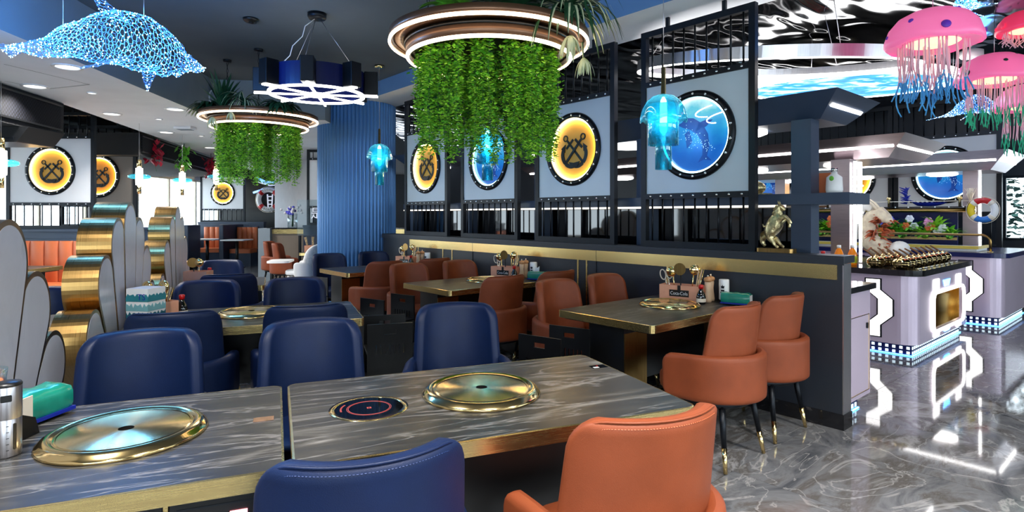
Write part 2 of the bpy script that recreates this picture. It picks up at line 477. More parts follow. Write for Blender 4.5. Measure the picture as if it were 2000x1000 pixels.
# ============================================================ the shell of the hall
GROUT = mat('dark_grout', srgb(52, 52, 54), 0.5, grain=0.2, gscale=30)
fl = struct(MB().box(-9.6, 15, -5, 21, -0.10, -0.004).build('floor', GROUT))
tile_me = MB().box(-0.3735, 0.3735, -0.7485, 0.7485, -0.006, 0.0).mesh('tile', FLOORM)
for i in range(-11, 12):
    for j in range(-4, 13):
        p = P(-0.358 + 0.75*i + 0.375, 0.155 + 1.5*(j + 0.5), 0)
        px_ = 1000+F*p.x/max(p.y, 0.3)
        if p.y < 0.0 or p.x < -9.6 or p.y > 19.3 or px_ < -500 or px_ > 2900 or (p.y < 2.4 and abs(p.x) > 4): continue
        o = bpy.data.objects.new('tile', tile_me); COL.objects.link(o); o.parent = fl
        o.location = p; o.rotation_euler = (0, 0, AP)

# ceilings
struct(MB().prism([(-9.6, -4.4), (2.9, -4.4)] + [tuple(P(-0.25, t).xy) for t in (-4.2, 11)] + [(-5.0, 20), (-9.6, 20)], 3.25, 3.35).build('ceiling', CEILD))
SOFF = [(-2.68, -4.2), (-4.08, 7.96), (-2.6, 8.12), (-2.75, 19), (-8.1, 19), (-5.08, 5.79), (-4.6, 3.0), (-4.6, -4.2)]
sf = MB()
k = len(SOFF)
vs = [(x, y, 2.72) for x, y in SOFF] + [(x, y, 3.249) for x, y in SOFF]
sf.add(vs, [tuple(range(k))], 0)
for i in range(k):
    sf.add([vs[i], vs[(i+1) % k], vs[k+(i+1) % k], vs[k+i]], [(0, 1, 2, 3)], 2 if i in (0, 1, 2) else 3)
so = struct(sf.build('ceiling_soffit', [WHITEP, BLUELIT, GREYP, CEILD]))
# access hatch outlined in the soffit
hx = MB()
for a, b in (((-4.44, 5.1), (-4.27, 5.9)), ((-4.27, 5.9), (-4.85, 6.1)), ((-4.85, 6.1), (-5.0, 5.75))):
    d = Vector((b[0]-a[0], b[1]-a[1], 0)); n = Vector((-d.y, d.x, 0)).normalized()*0.004
    A = Vector((*a, 2.7185)); B = Vector((*b, 2.7185))
    hx.add([A-n, B-n, B+n, A+n], [(0, 1, 2, 3)])
hx.build('hatch_joint', CEILD, so)
# beam above the partition: inner face with blue light in its colour, white underside
bm = MB()
Mp = Matrix.Translation((OP[0], OP[1], 0)) @ Matrix.Rotation(AP, 4, 'Z')
q = [(-0.25, -4.2), (0.35, -4.2), (0.35, 13), (-0.25, 13)]
vs = [(x, y, 3.05) for x, y in q] + [(x, y, 3.6) for x, y in q]
bm.add(vs, [(0, 3, 2, 1)], 0, False, Mp); bm.add(vs, [(3, 0, 4, 7)], 1, False, Mp); bm.add(vs, [(0, 1, 5, 4), (1, 2, 6, 5), (2, 3, 7, 6), (4, 5, 6, 7)], 2, False, Mp)
struct(bm.build('ceiling_beam', [WHITEP, BLUELIT, CEILD]))
# rippled mirror ceiling of the food hall
MIRR = mat('rippled_mirror_steel', (0.065, 0.07, 0.08, 1), 0.07, 1.0)
nt = MIRR.node_tree; tc = nt.nodes.new('ShaderNodeTexCoord'); mp = nt.nodes.new('ShaderNodeMapping'); mp.inputs['Scale'].default_value = (1.0, 2.2, 1)
n = nt.nodes.new('ShaderNodeTexNoise'); n.inputs['Scale'].default_value = 1.0; n.inputs['Detail'].default_value = 1.0; n.inputs['Distortion'].default_value = 0.8
bp = nt.nodes.new('ShaderNodeBump'); bp.inputs['Strength'].default_value = 1.0; bp.inputs['Distance'].default_value = 0.07
nt.links.new(tc.outputs['Object'], mp.inputs['Vector']); nt.links.new(mp.outputs['Vector'], n.inputs['Vector']); nt.links.new(n.outputs['Fac'], bp.inputs['Height']); nt.links.new(bp.outputs['Normal'], nt.nodes['Principled BSDF'].inputs['Normal'])
struct(MB().box(0.34, 9.3, -6.1, 14, 3.48, 3.55, 0).build('ceiling_mirror', MIRR, loc=(OP[0], OP[1], 0), rot=(0, 0, AP)))

# walls with real openings
WN = [0]
def wall(name, a, b, h, holes, m, thick=0.2, glass=True, frame_m=None):
    """wall from a to b (plan points), its room side on the left of a->b; holes = (x0, x1, z0, z1) with a window each"""
    a = Vector((a[0], a[1], 0)); b = Vector((b[0], b[1], 0)); d = b-a; ln = d.length
    rz = math.atan2(d.y, d.x)
    mb = MB(); xs = 0.0
    for x0, x1, z0, z1 in sorted(holes):
        if x0 > xs + 1e-4: mb.box(xs, x0, -thick, 0, 0, h)
        if z0 > 0: mb.box(x0, x1, -thick, 0, 0, z0)
        if z1 < h: mb.box(x0, x1, -thick, 0, z1, h)
        xs = x1
    if xs < ln: mb.box(xs, ln, -thick, 0, 0, h)
    w = struct(mb.build(name, m, loc=a, rot=(0, 0, rz)))
    for x0, x1, z0, z1 in holes:
        WN[0] += 1
        fm = MB(); t = 0.05
        fm.box(x0, x0+t, -0.12, -0.04, z0, z1); fm.box(x1-t, x1, -0.12, -0.04, z0, z1)
        fm.box(x0+t, x1-t, -0.12, -0.04, z0, z0+t); fm.box(x0+t, x1-t, -0.12, -0.04, z1-t, z1)
        nm = max(1, round((x1-x0)/1.4))
        for i in range(1, nm):
            x = x0+(x1-x0)*i/nm; fm.box(x-t/2, x+t/2, -0.12, -0.04, z0+t, z1-t)
        wo = struct(fm.build('window_%d' % WN[0], frame_m or FRAME, loc=a, rot=(0, 0, rz)))
        for i in range(nm):
            xa = x0+(x1-x0)*i/nm + t*0.5; xb = x0+(x1-x0)*(i+1)/nm - t*0.5
            MB().box(xa, xb, -0.085, -0.08, z0+t, z1-t).build('pane', CLEAR, wo)
    return w
wall('wall_left', (-9.2, 20), (-9.2, -4.2), 3.3, [(1.6, 6.9, 0.8, 2.42), (7.3, 12.4, 0.8, 2.42), (13, 16.2, 0.8, 2.42)], WHITEP, frame_m=CREAM)
wall('wall_back', (-9.2, -4.0), (2.6, -4.0), 3.3, [(0.6, 5.4, 0.3, 2.7), (6.0, 11.3, 0.3, 2.7)], WHITEP)
pa, pb = P(-4.6, -6.0), P(9.3, -6.0)
wall('wall_side', (2.6, -4.0), (pb.x, pb.y), 3.5, [(1.2, 5.2, 0.3, 2.7), (6.0, 11.5, 0.3, 2.7)], CHAR)
pa, pb = P(9.2, -6.2), P(9.2, 14.5)
wall('wall_right', pa.xy, pb.xy, 3.5, [(5.3, 6.9, 0.95, 2.1), (9.4, 10.6, 0.95, 2.1)], CHAR)
wall('wall_far', (3.0, 19.0), (-9.2, 19.0), 3.4, [], CHAR)

# duct boxes with grilles between soffit and windows
GRID = mat('grille_mesh', srgb(40, 44, 58), 0.7, 0.0, spec=0.2)
nt = GRID.node_tree; tc = nt.nodes.new('ShaderNodeTexCoord'); br = nt.nodes.new('ShaderNodeTexChecker'); br.inputs['Scale'].default_value = 44
br.inputs['Color1'].default_value = srgb(20, 22, 30); br.inputs['Color2'].default_value = srgb(4, 4, 6)
nt.links.new(tc.outputs['Object'], br.inputs['Vector']); nt.links.new(br.outputs['Color'], nt.nodes['Principled BSDF'].inputs['Base Color'])
DUCTM = mat('matt_black_duct', srgb(16, 17, 20), 0.85, grain=0.2, gscale=6)
def duct(label, pts, zlo):
    t = thing('ceiling_duct', label, 'duct', (0, 0, 0))
    (x0, y0), (x1, y1) = pts
    MB().prism([(x0, y0), (x1, y1), (-9.0, y1), (-9.0, y0)], zlo, 2.715).build('duct_box', DUCTM, t)
    d = Vector((x1-x0, y1-y0, 0)); ln = d.length
    MB().box(0.1, ln-0.1, -0.02, -0.002, 0.07, 2.66-zlo).build('grille', GRID, t, loc=(x0, y0, zlo), rot=(0, 0, math.atan2(d.y, d.x)))
    f = MB()
    for za, zb in ((0.05, 0.07), (2.66-zlo, 2.68-zlo)): f.box(0.08, ln-0.08, -0.03, -0.002, za, zb)
    f.build('grille_frame', BLACK, t, loc=(x0, y0, zlo), rot=(0, 0, math.atan2(d.y, d.x)))
    return t
duct('dark ceiling duct with perforated grille at the far left edge', ((-4.75, 4.0), (-5.3, 6.9)), 2.33)
duct('long dark ceiling duct with grille above the far windows', ((-5.95, 9.3), (-7.2, 14.6)), 2.36)
# air-conditioning cassette under the near duct
ac = thing('air_conditioner', 'black slanted air conditioner hanging under the near ceiling duct', 'air conditioner', (-5.6, 6.35, 2.124))
MB().prism([(-0.6, 0.0), (0.55, 0.0), (0.42, -0.16), (-0.6, -0.16)], -0.25, 0.25, M=Matrix.Rotation(PI/2, 4, 'X') @ Matrix.Translation((0, 0.2, 0))).build('housing', BLACK, ac, bevel=0.01)
MB().box(-0.6, 0.4, -0.262, -0.255, 0.06, 0.09).build('louvre', BLACKM, ac)

# ============================================================ partition: half-height wall
LT = 6.16
wp = struct(MB().box(0, 0.13, 0, LT, 0.0, 1.075).build('wall_partition', CHAR, loc=(OP[0], OP[1], 0), rot=(0, 0, AP)))
MB().box(-0.025, 0.16, -0.02, LT, 1.085, 1.133).build('cap', CHAR, wp, bevel=0.003)
MB().box(-0.006, 0.0, 0.03, 5.42, 0.975, 1.078).build('gold_band', GOLD, wp)
MB().box(-0.020, -0.012, 0.05, 5.40, 1.081, 1.0848).build('under_cap_light', glow('cap_glow', (1.0, 0.84, 0.58, 1), 9.0), wp)
MB().box(-0.0285, -0.0255, -0.02, LT, 1.074, 1.12).build('cap_lip', CHAR, wp)
MB().box(0.0, 0.13, -0.008, -0.001, 0.1, 1.08).build('end_trim', STEEL, wp)
MB().box(-0.012, 0.135, -0.014, LT, 0.0, 0.10).build('skirting', MARBLEB, wp)
for t in (1.33, 2.22, 2.33, 3.3, 4.42, 4.62, 5.2): MB().box(-0.005, 0.0, t-0.008, t+0.008, 0.1, 0.975).build('gold_strip', GOLD, wp)
for t in (2.1, 4.0): MB().box(-0.0068, 0.0, t-0.002, t+0.002, 0.1, 1.085).build('joint', BLACK, wp)

# ============================================================ porthole screens
OCEAN = bpy.data.materials.new('backlit_ocean_print'); OCEAN.use_nodes = True
nt = OCEAN.node_tree; b = nt.nodes['Principled BSDF']; b.inputs['Base Color'].default_value = (0.01, 0.03, 0.06, 1); b.inputs['Roughness'].default_value = 0.15
tc = nt.nodes.new('ShaderNodeTexCoord'); sp = nt.nodes.new('ShaderNodeSeparateXYZ'); nt.links.new(tc.outputs['Object'], sp.inputs[0])
nn = nt.nodes.new('ShaderNodeTexNoise'); nn.inputs['Scale'].default_value = 6; nn.inputs['Detail'].default_value = 5; nt.links.new(tc.outputs['Object'], nn.inputs['Vector'])
m1 = nt.nodes.new('ShaderNodeMath'); m1.operation = 'MULTIPLY_ADD'; m1.inputs[1].default_value = 0.28; nt.links.new(nn.outputs['Fac'], m1.inputs[0]); nt.links.new(sp.outputs['Z'], m1.inputs[2])
mr = nt.nodes.new('ShaderNodeMapRange'); mr.inputs['From Min'].default_value = -0.2; mr.inputs['From Max'].default_value = 0.48; nt.links.new(m1.outputs[0], mr.inputs['Value'])
rp = ramp_nodes(nt, [(0.0, srgb(6, 60, 150)), (0.35, srgb(8, 86, 176)), (0.6, srgb(24, 136, 196)), (0.78, srgb(70, 180, 200)), (0.9, srgb(190, 230, 225))])
nt.links.new(mr.outputs['Result'], rp.inputs['Fac']); nt.links.new(rp.outputs['Color'], b.inputs['Emission Color']); b.inputs['Emission Strength'].default_value = 0.8
OCD = mat('ocean_dolphin_print', srgb(6, 30, 90), 0.2, emit=srgb(10, 64, 150), es=0.45)
OCS = mat('ocean_spray_print', srgb(200, 230, 250), 0.2, emit=srgb(190, 230, 255), es=0.6)
DISC = mat('gold_disc', srgb(222, 164, 58), 0.55, grain=0.05, gscale=4)
DISCD = mat('amber_disc', srgb(214, 140, 34), 0.55, grain=0.05, gscale=4)

def anchor_poly(mb, M, mi=0, y0=-0.004, y1=0.004):
    """one anchor standing on its crown, drawn in x,z and given thickness"""
    R = M @ Matrix.Rotation(PI/2, 4, 'X')
    def pr(poly): mb.prism(poly, -y1, -y0, mi, R)
    pr([(-0.013, -0.155), (0.013, -0.155), (0.011, 0.165), (-0.011, 0.165)])                # shank
    pr([(-0.062, 0.098), (0.062, 0.098), (0.062, 0.122), (-0.062, 0.122)])                  # stock
    vs = []
    for i in range(20):
        a = 2*PI*i/20; vs.append((0.033*cos(a), 0.192+0.033*sin(a)))
    vi = [(0.021/0.033*x, 0.192+(y-0.192)*0.021/0.033) for x, y in vs]
    for i in range(20):
        j = (i+1) % 20; pr([vs[i], vs[j], vi[j], vi[i]])
    for sgn in (-1, 1):                                                                      # arms
        o = []; w = []
        for i in range(9):
            a = i/8
            o.append((sgn*(0.005+0.125*sin(a*1.35)), -0.165+0.115*(1-cos(a*1.35))))
            w.append((sgn*(0.0+0.095*sin(a*1.35)), -0.128+0.088*(1-cos(a*1.35))))
        for i in range(8):
            qd = [o[i], o[i+1], w[i+1], w[i]]
            pr(qd if sgn > 0 else qd[::-1])
        fk = [(sgn*0.142, -0.078), (sgn*0.128, -0.01), (sgn*0.078, -0.072)]
        pr(fk if sgn > 0 else fk[::-1])

def make_screen(label, w, kind, loc, rz, panel_m, group, zb=1.133, ztop=2.97, disc_m=None, nbar=9):
    t = thing('porthole_screen', label, 'screen', loc, rz, group)
    H = ztop-zb; p0, p1 = 1.58-zb, 2.49-zb; cz = 2.04-zb; h = w/2
    f = MB()
    f.box(-h, -h+0.05, -0.025, 0.025, 0, H); f.box(h-0.05, h, -0.025, 0.025, 0, H)
    for a in (0.0, H-0.05): f.box(-h+0.05, h-0.05, -0.025, 0.025, a, a+0.05)
    for a in (p0-0.045, p1): f.box(-h+0.05, h-0.05, -0.028, 0.025, a, a+0.045)
    f.build('frame', FRAME, t)
    for x in (-0.25*w, 0.25*w): MB().box(x-0.015, x+0.015, -0.012, 0.012, H, 3.05-zb).build('ceiling_stub', FRAME, t)
    bar_hi = MB().cyl((0, 0, p1+0.045), (0, 0, H-0.05), 0.008, n=8).mesh('bar', BLACKM)
    bar_lo = MB().cyl((0, 0, 0.05), (0, 0, p0-0.045), 0.008, n=8).mesh('bar', BLACKM)
    stud = MB().ball((0, -0.028, 0), (0.011, 0.008, 0.011), 10, 5).mesh('stud', CHROME)
    for i in range(nbar):
        x = -h + 0.05 + (w-0.1)*(i+0.5)/nbar
        for me in (bar_hi, bar_lo):
            o = bpy.data.objects.new('bar', me); COL.objects.link(o); o.parent = t; o.location = (x, 0, 0)
        for z in (p0-0.022, p1+0.022):
            o = bpy.data.objects.new('stud', stud); COL.objects.link(o); o.parent = t; o.location = (x, 0, z)
    n = 64; r = 0.31; hw = h-0.05; hh = (p1-p0)/2; pc = (p0+p1)/2
    inn = []; out = []
    for i in range(n):
        a = 2*PI*(i+0.5)/n; c_, s_ = cos(a), sin(a)
        inn.append((r*c_, cz+r*s_))
        kx = hw/abs(c_) if abs(c_) > 1e-6 else 9; kz = hh/abs(s_) if abs(s_) > 1e-6 else 9
        kk = min(kx, kz); out.append((kk*c_, pc+kk*s_))
    cor = [(hw, p1), (-hw, p1), (-hw, p0), (hw, p0)]
    pb_ = MB()
    for y in (-0.012, 0.03):
        V = [(x, y, z) for x, z in inn] + [(x, y, z) for x, z in out] + [(x, y, z) for x, z in cor]
        fs = []
        for i in range(n):
            j = (i+1) % n
            a, b_ = out[i], out[j]
            sa = abs(abs(a[0])-hw) < 1e-6; sb = abs(abs(b_[0])-hw) < 1e-6
            if sa != sb:
                best = min(range(4), key=lambda q_: (cor[q_][0]-a[0])**2+(cor[q_][1]-a[1])**2)
                fs.append((i, n+i, 2*n+best, n+j, j))
            else: fs.append((i, n+i, n+j, j))
        pb_.add(V, fs, 0)
    V = [(x, -0.012, z) for x, z in inn] + [(x, 0.03, z) for x, z in inn]
    pb_.add(V, [(i, (i+1) % n, n+(i+1) % n, n+i) for i in range(n)], 0, True)
    pb_.build('panel', panel_m, t)
    RX = Matrix.Translation((0, 0, cz)) @ Matrix.Rotation(PI/2, 4, 'X')
    rim = MB().ringlathe([(0.302, 0.012), (0.308, 0.034), (0.352, 0.034), (0.358, 0.012)], 64, M=RX).build('rim', BLACKM, t)
    for i in range(18):
        a = 2*PI*(i+0.5)/18
        o = bpy.data.objects.new('bolt', stud); COL.objects.link(o); o.parent = rim; o.location = (0.331*cos(a), -0.008, cz+0.331*sin(a))
    lm = LEDGOLD if kind == 'anchor' else LEDCYAN
    MB().ringlathe([(0.291, 0.0), (0.291, 0.012), (0.306, 0.012), (0.306, 0.0)], 64, M=RX).build('light_ring', lm, t)
    if kind == 'anchor':
        MB().lathe([(0.0, -0.012), (0.305, -0.012)], 64, M=RX).build('disc', disc_m or DISC, t)
        for sg in (1, -1):
            mb = MB()
            anchor_poly(mb, Matrix.Translation((0.0, 0.008-0.004*sg, cz-0.01)) @ Matrix.Rotation(sg*rad(43), 4, 'Y') @ Matrix.Translation((0, 0, -0.02)))
            mb.build('anchor', BLACKM, t)
    else:
        MB().lathe([(0.0, 0.0), (0.305, 0.0)], 64, M=Matrix.Rotation(PI/2, 4, 'X')).build('ocean_print', OCEAN, t, loc=(0, 0.012, cz))
        d = MB()
        body = [(-0.17, 0.10), (-0.13, 0.115), (-0.09, 0.15), (-0.02, 0.14), (0.06, 0.09), (0.11, 0.0), (0.12, -0.1), (0.10, -0.17), (0.14, -0.21), (0.07, -0.2), (0.02, -0.22), (0.06, -0.16), (0.06, -0.08), (0.02, 0.0), (-0.05, 0.05), (-0.11, 0.07)]
        fin = [(0.0, 0.03), (0.09, 0.06), (0.15, 0.11), (0.09, 0.115), (0.03, 0.10)]
        fin2 = [(-0.06, 0.05), (-0.03, -0.05), (-0.08, -0.1), (-0.10, 0.02)]
        R = Matrix.Translation((0, 0.011, cz)) @ Matrix.Rotation(PI/2, 4, 'X')
        for pl in (body, fin, fin2): d.prism(pl, 0.0, 0.001, 0, R)
        d.build('dolphin_print', OCD, t)
        sp_ = MB(); rr = random.Random(3)
        for i in range(70):
            a = rr.random(); x = -0.12+0.26*a+rr.gauss(0, 0.03); z = 0.02-0.14*a+rr.gauss(0, 0.04); q_ = 0.002+0.002*rr.random()
            sp_.prism([(x-q_, z), (x, z-q_), (x+q_, z), (x, z+q_)], 0.0012, 0.002, 0, R)
        sp_.build('spray_print', OCS, t)['kind'] = 'stuff'
        sw = MB()
        for cx, z0, hw, hh in ((0.20, 0.165, 0.20, 0.045), (0.25, 0.105, 0.15, 0.038)):
            arc = [(cx-hw*sin(q_), z0+hh*cos(q_)+0.10*(1-sin(q_))*hw) for q_ in np.linspace(0.12, PI-0.5, 17)]
            arc = [(x, z) for x, z in arc if x*x+z*z < 0.285**2]
            sw.tube([(x, 0.007, cz+z) for x, z in arc], 0.0036, 6)
        sw.build('light_swirl', LEDW, t)
    return t
RZP = AP - PI/2
GRPS = 'porthole screens on the half wall'
make_screen('pale porthole screen with ocean dolphin print, biggest and nearest on the half wall', 1.02, 'ocean', P(0.06, 1.115, 1.133), RZP, PANELR, GRPS)
make_screen('pale porthole screen with gold crossed anchors beside the big ocean porthole', 1.05, 'anchor', P(0.06, 2.445, 1.133), RZP, PANELR, GRPS)
make_screen('pale porthole screen with ocean print behind the glass jellyfish lamp and vines', 1.04, 'ocean', P(0.06, 3.77, 1.133), RZP, PANELR, GRPS)
make_screen('pale porthole screen with gold crossed anchors right beside the blue fluted column', 1.04, 'anchor', P(0.06, 5.105, 1.133), RZP, PANELR, GRPS)
GRPL = 'porthole screens along the window side'
make_screen('white porthole screen with glowing crossed anchors at the far left above orange booth', 1.26, 'anchor', (-6.59, 8.35, 1.2), 0, PANELW, GRPL, zb=1.2, ztop=2.87)
make_screen('taupe unlit porthole screen with amber anchors half hidden by the white one', 1.26, 'anchor', (-6.8, 9.6, 1.2), 0, PANELD, GRPL, zb=1.2, ztop=2.87, disc_m=DISCD)
make_screen('small distant white porthole screen with anchors above the far orange booths', 1.3, 'anchor', (-8.42, 17.0, 1.2), 0, PANELW, GRPL, zb=1.2, ztop=2.7)
make_screen('cream porthole screen with blue disc half hidden behind the fluted column', 1.3, 'ocean', (-3.42, 11.6, 1.2), 0, PANELW, GRPL, zb=1.2, ztop=2.7)

# blue fluted column
NF = 64
mb = MB(); ring = []
for j in range(NF*6):
    a = 2*PI*j/(NF*6); k = (j % 6)/6
    r = 0.555 + 0.024*math.sqrt(max(0, 1-(2*k-1)**2))
    ring.append((r*cos(a), r*sin(a)))
n = len(ring)
mb.add([(x, y, z) for z in (0, 3.05) for x, y in ring], [(i, (i+1) % n, n+(i+1) % n, n+i) for i in range(n)], 0, True)
struct(mb.build('wall_fluted_column', COLBLUE, loc=(-2.36, 8.9, 0)), 'round column clad in blue fluted metal at the end of the half wall', 'column')
# low walls under the left screens
def plinth(name, x0, x1, y, h=1.2, th=0.16):
    w = struct(MB().box(x0, x1, y-th/2, y+th/2, 0, h-0.04).build(name, SLATE))
    MB().box(x0-0.01, x1+0.01, y-th/2-0.015, y+th/2+0.015, h-0.04, h).build('cap', SLATE, w, bevel=0.004)
plinth('wall_booth_left', -7.6, -5.7, 8.35)
plinth('wall_booth_middle', -7.6, -5.95, 9.6)
plinth('wall_booth_far', -9.1, -7.2, 17.0)
plinth('wall_counter_screen', -4.12, -2.7, 11.6)
# ============================================================ chairs
def make_chair(name, label, m, loc, rz, stitch=False):
    """padded dining chair facing +y: wrap-round arm band, tall back, black ring base, four tapered legs with gold tips"""
    t = thing(name, label, 'chair', loc, rz)
    seat = MB(); cushion(seat, 0.235, 0.245, 0.375, 0.475, 0.03, cy=0.035, power=3.2)
    seat.build('seat', m, t)
    # arm band: U in plan
    path = []
    for i in range(8): path.append((-0.276+0.0025*i, 0.150-0.150*i/7))
    for i in range(1, 24):
        a = PI + PI*i/24
        path.append((0.2585*cos(a), 0.272*sin(a)))
    path = [(x, y) for x, y in path]
    path += [(-x, y) for x, y in path[:8]][::-1]
    b = MB()
    ln = sum((Vector(p2)-Vector(p1)).length for p1, p2 in zip(path, path[1:]))
    sheet(b, path, ln/2, 0.365, 0.63, 0.07, 0.06, 0.055, e=0.022, na=64, nb=14, ztop=lambda q: -0.02*abs(q)**3)
    b.build('arm_band', m, t)
    # upper back
    arc = [(0.258*sin(a), 0.100-0.285*cos(a)) for a in np.linspace(-1.08, 1.08, 30)]
    ln2 = sum((Vector(p2)-Vector(p1)).length for p1, p2 in zip(arc, arc[1:]))
    k = MB()
    sheet(k, arc, ln2/2, 0.44, 0.895, 0.02, 0.085, 0.058, lean=0.12, na=34, nb=22, ztop=lambda q: 0.006*(1-q*q), taper=0.13, e=0.020)
    bk = k.build('backrest', m, t)
    # seam along the top rim of the outer back
    def rim(z_off, off):
        out = []
        hw = ln2/2*0.87; rc = 0.085
        pl = []
        for z in np.linspace(0.60, 0.895-rc, 8): pl.append((-(ln2/2)*(1-0.13*(z-0.44)/0.455), z))
        for a in np.linspace(0, PI/2, 9)[1:]: pl.append((-hw+rc-rc*cos(a), 0.895-rc+rc*sin(a)))
        for q in np.linspace(-1, 0, 8)[1:]: pl.append((q*(hw-rc), 0.895))
        pl = pl + [(-x, z) for x, z in pl[::-1][1:]]
        for sg, z in pl:
            ex = abs(sg)
            k = 1-z_off/0.25
            zz = 0.60+(z-0.60)*(1-z_off/0.295) + 0.006*(1-min(1, (sg/hw)**2))
            sg *= k
            th = sg/0.275
            p = Vector((0.258*sin(th), 0.100-0.285*cos(th)))
            nrm = Vector((sin(th), -cos(th)))
            p += nrm*off
            out.append(Vector((p.x, p.y-0.12*(zz-0.44), zz)))
        return out
    if stitch:
        s = MB()
        pts = rim(0.016, 0.0275)[6:-6]
        dense = []
        for a, c in zip(pts, pts[1:]):
            for q in range(3): dense.append(a.lerp(c, q/3))
        for a, c in zip(dense, dense[1:]): s.tube([a.lerp(c, 0.15), a.lerp(c, 0.7)], 0.0011, 4, smooth=False)
        s.build('stitching', mat('stitch_'+name, tuple(min(1, x*2.2) for x in m.node_tree.nodes['Principled BSDF'].inputs['Base Color'].default_value[:3])+(1,), 0.6), bk)['kind'] = 'stuff'
    s = MB().tube(rim(0.002, 0.020), 0.0035, 5).build('piping', m, bk)
    r = MB(); cushion(r, 0.225, 0.235, 0.335, 0.372, 0.006, cy=0.005, power=2.6, crown=0)
    r.build('base_ring', BLACKM, t)
    for sx in (-1, 1):
        for sy in (-1, 1):
            top = Vector((sx*0.165, 0.01+sy*0.165, 0.345)); bot = Vector((sx*0.215, 0.01+sy*0.215, 0.004))
            mid = top.lerp(bot, 0.62)
            lg = MB().tube([top, mid], [0.019, 0.0145], 12).build('leg', BLACKM, t)
            MB().tube([mid, bot], [0.015, 0.011], 12).build('leg_tip', GOLDP, lg)
    return t
navy0 = make_chair('dining_chair', 'navy leather chair, back turned to us at the bottom of the picture', NAVY, L(0.145, -0.15), AL, True)
oran0 = make_chair('dining_chair', 'large orange leather chair with stitched back at bottom right foreground', ORANGE, L(0.865, -0.17), AL-rad(1), True)
navyp = make_chair('dining_chair', 'navy leather chair facing us behind the front table, left of the table gap', NAVY, L(-0.56, 1.13), AL+PI+rad(2))
oranp = make_chair('dining_chair', 'orange leather chair with visible gold tipped legs, nearest to us at the half wall tables', ORANGE, P(-0.97, 0.36), AP)
GN = 'navy dining chairs'; GO = 'orange dining chairs'
for o in (navy0, navyp): o['group'] = GN
for o in (oran0, oranp): o['group'] = GO
for u, v, dr, lb in (
    (0.115, 1.14, 180, 'navy leather chair facing us behind the front table, at the table gap'),
    (0.86, 1.38, 168, 'navy leather chair facing us, standing alone behind the front table right of the aisle'),
    (-0.54, 2.06, 0, 'navy leather chair turned away, left near side of the second row table'),
    (0.12, 2.05, 0, 'navy leather chair turned away, right near side of the second row table'),
    (-0.52, 3.22, 180, 'navy leather chair facing us, left far side of the second row table'),
    (0.10, 3.16, 180, 'navy leather chair facing us, right far side of the second row table'),
    (-0.42, 4.10, 0, 'dark navy leather chair turned away at the third row table'),
    (-0.60, 5.42, 180, 'dark navy leather chair facing us on the far side of the third row table'),
    (-1.93, 4.05, 0, 'navy leather chair behind the marble divider on its far left'),
    (-1.55, 3.16, 180, 'navy leather chair glimpsed between the near marble dividers'),
):
    dup(navyp, L(u, v), AL+rad(dr), lb, GN)
for s, t, dr, lb in (
    (-0.97, 5.66, 180, 'dark navy chair facing us left of the fluted column base'),
    (-0.34, 5.66, 180, 'dark navy chair facing us in front of the fluted column, against the half wall'),
):
    dup(navyp, P(s, t), AP+rad(dr), lb, GN)
for s, t, dr, lb in (
    (-0.35, 0.38, 0, 'orange leather chair turned away, tucked beside the end of the half wall'),
    (-0.92, 1.55, 180, 'orange leather chair facing us on the far side of the nearest half wall table'),
    (-0.31, 1.58, 180, 'orange leather chair facing us against the half wall by the nearest condiment box'),
    (-0.97, 2.42, 0, 'orange leather chair turned away in the middle, behind the lone navy chair'),
    (-0.34, 2.42, 0, 'orange leather chair turned away against the wall by the tissue box'),
    (-1.0, 3.62, 180, 'orange leather chair facing us at the aisle corner of the middle half wall table'),
    (-0.36, 3.62, 180, 'orange leather chair facing us against the half wall past the middle table'),
    (-0.98, 4.44, 0, 'orange leather chair turned away at the farthest half wall table, aisle side'),
    (-0.34, 4.44, 0, 'orange leather chair turned away at the farthest half wall table, wall side'),
):
    dup(oranp, P(s, t), AP+rad(dr), lb, GO)
for x, y, rz, lb in (
    (-4.45, 11.1, -90, 'orange chair seen from behind by the reception counter, left of the pair'),
    (-4.02, 10.45, -80, 'orange chair by the reception counter behind the white high chair'),
):
    dup(oranp, (x, y, 0), rad(rz), lb, GO)

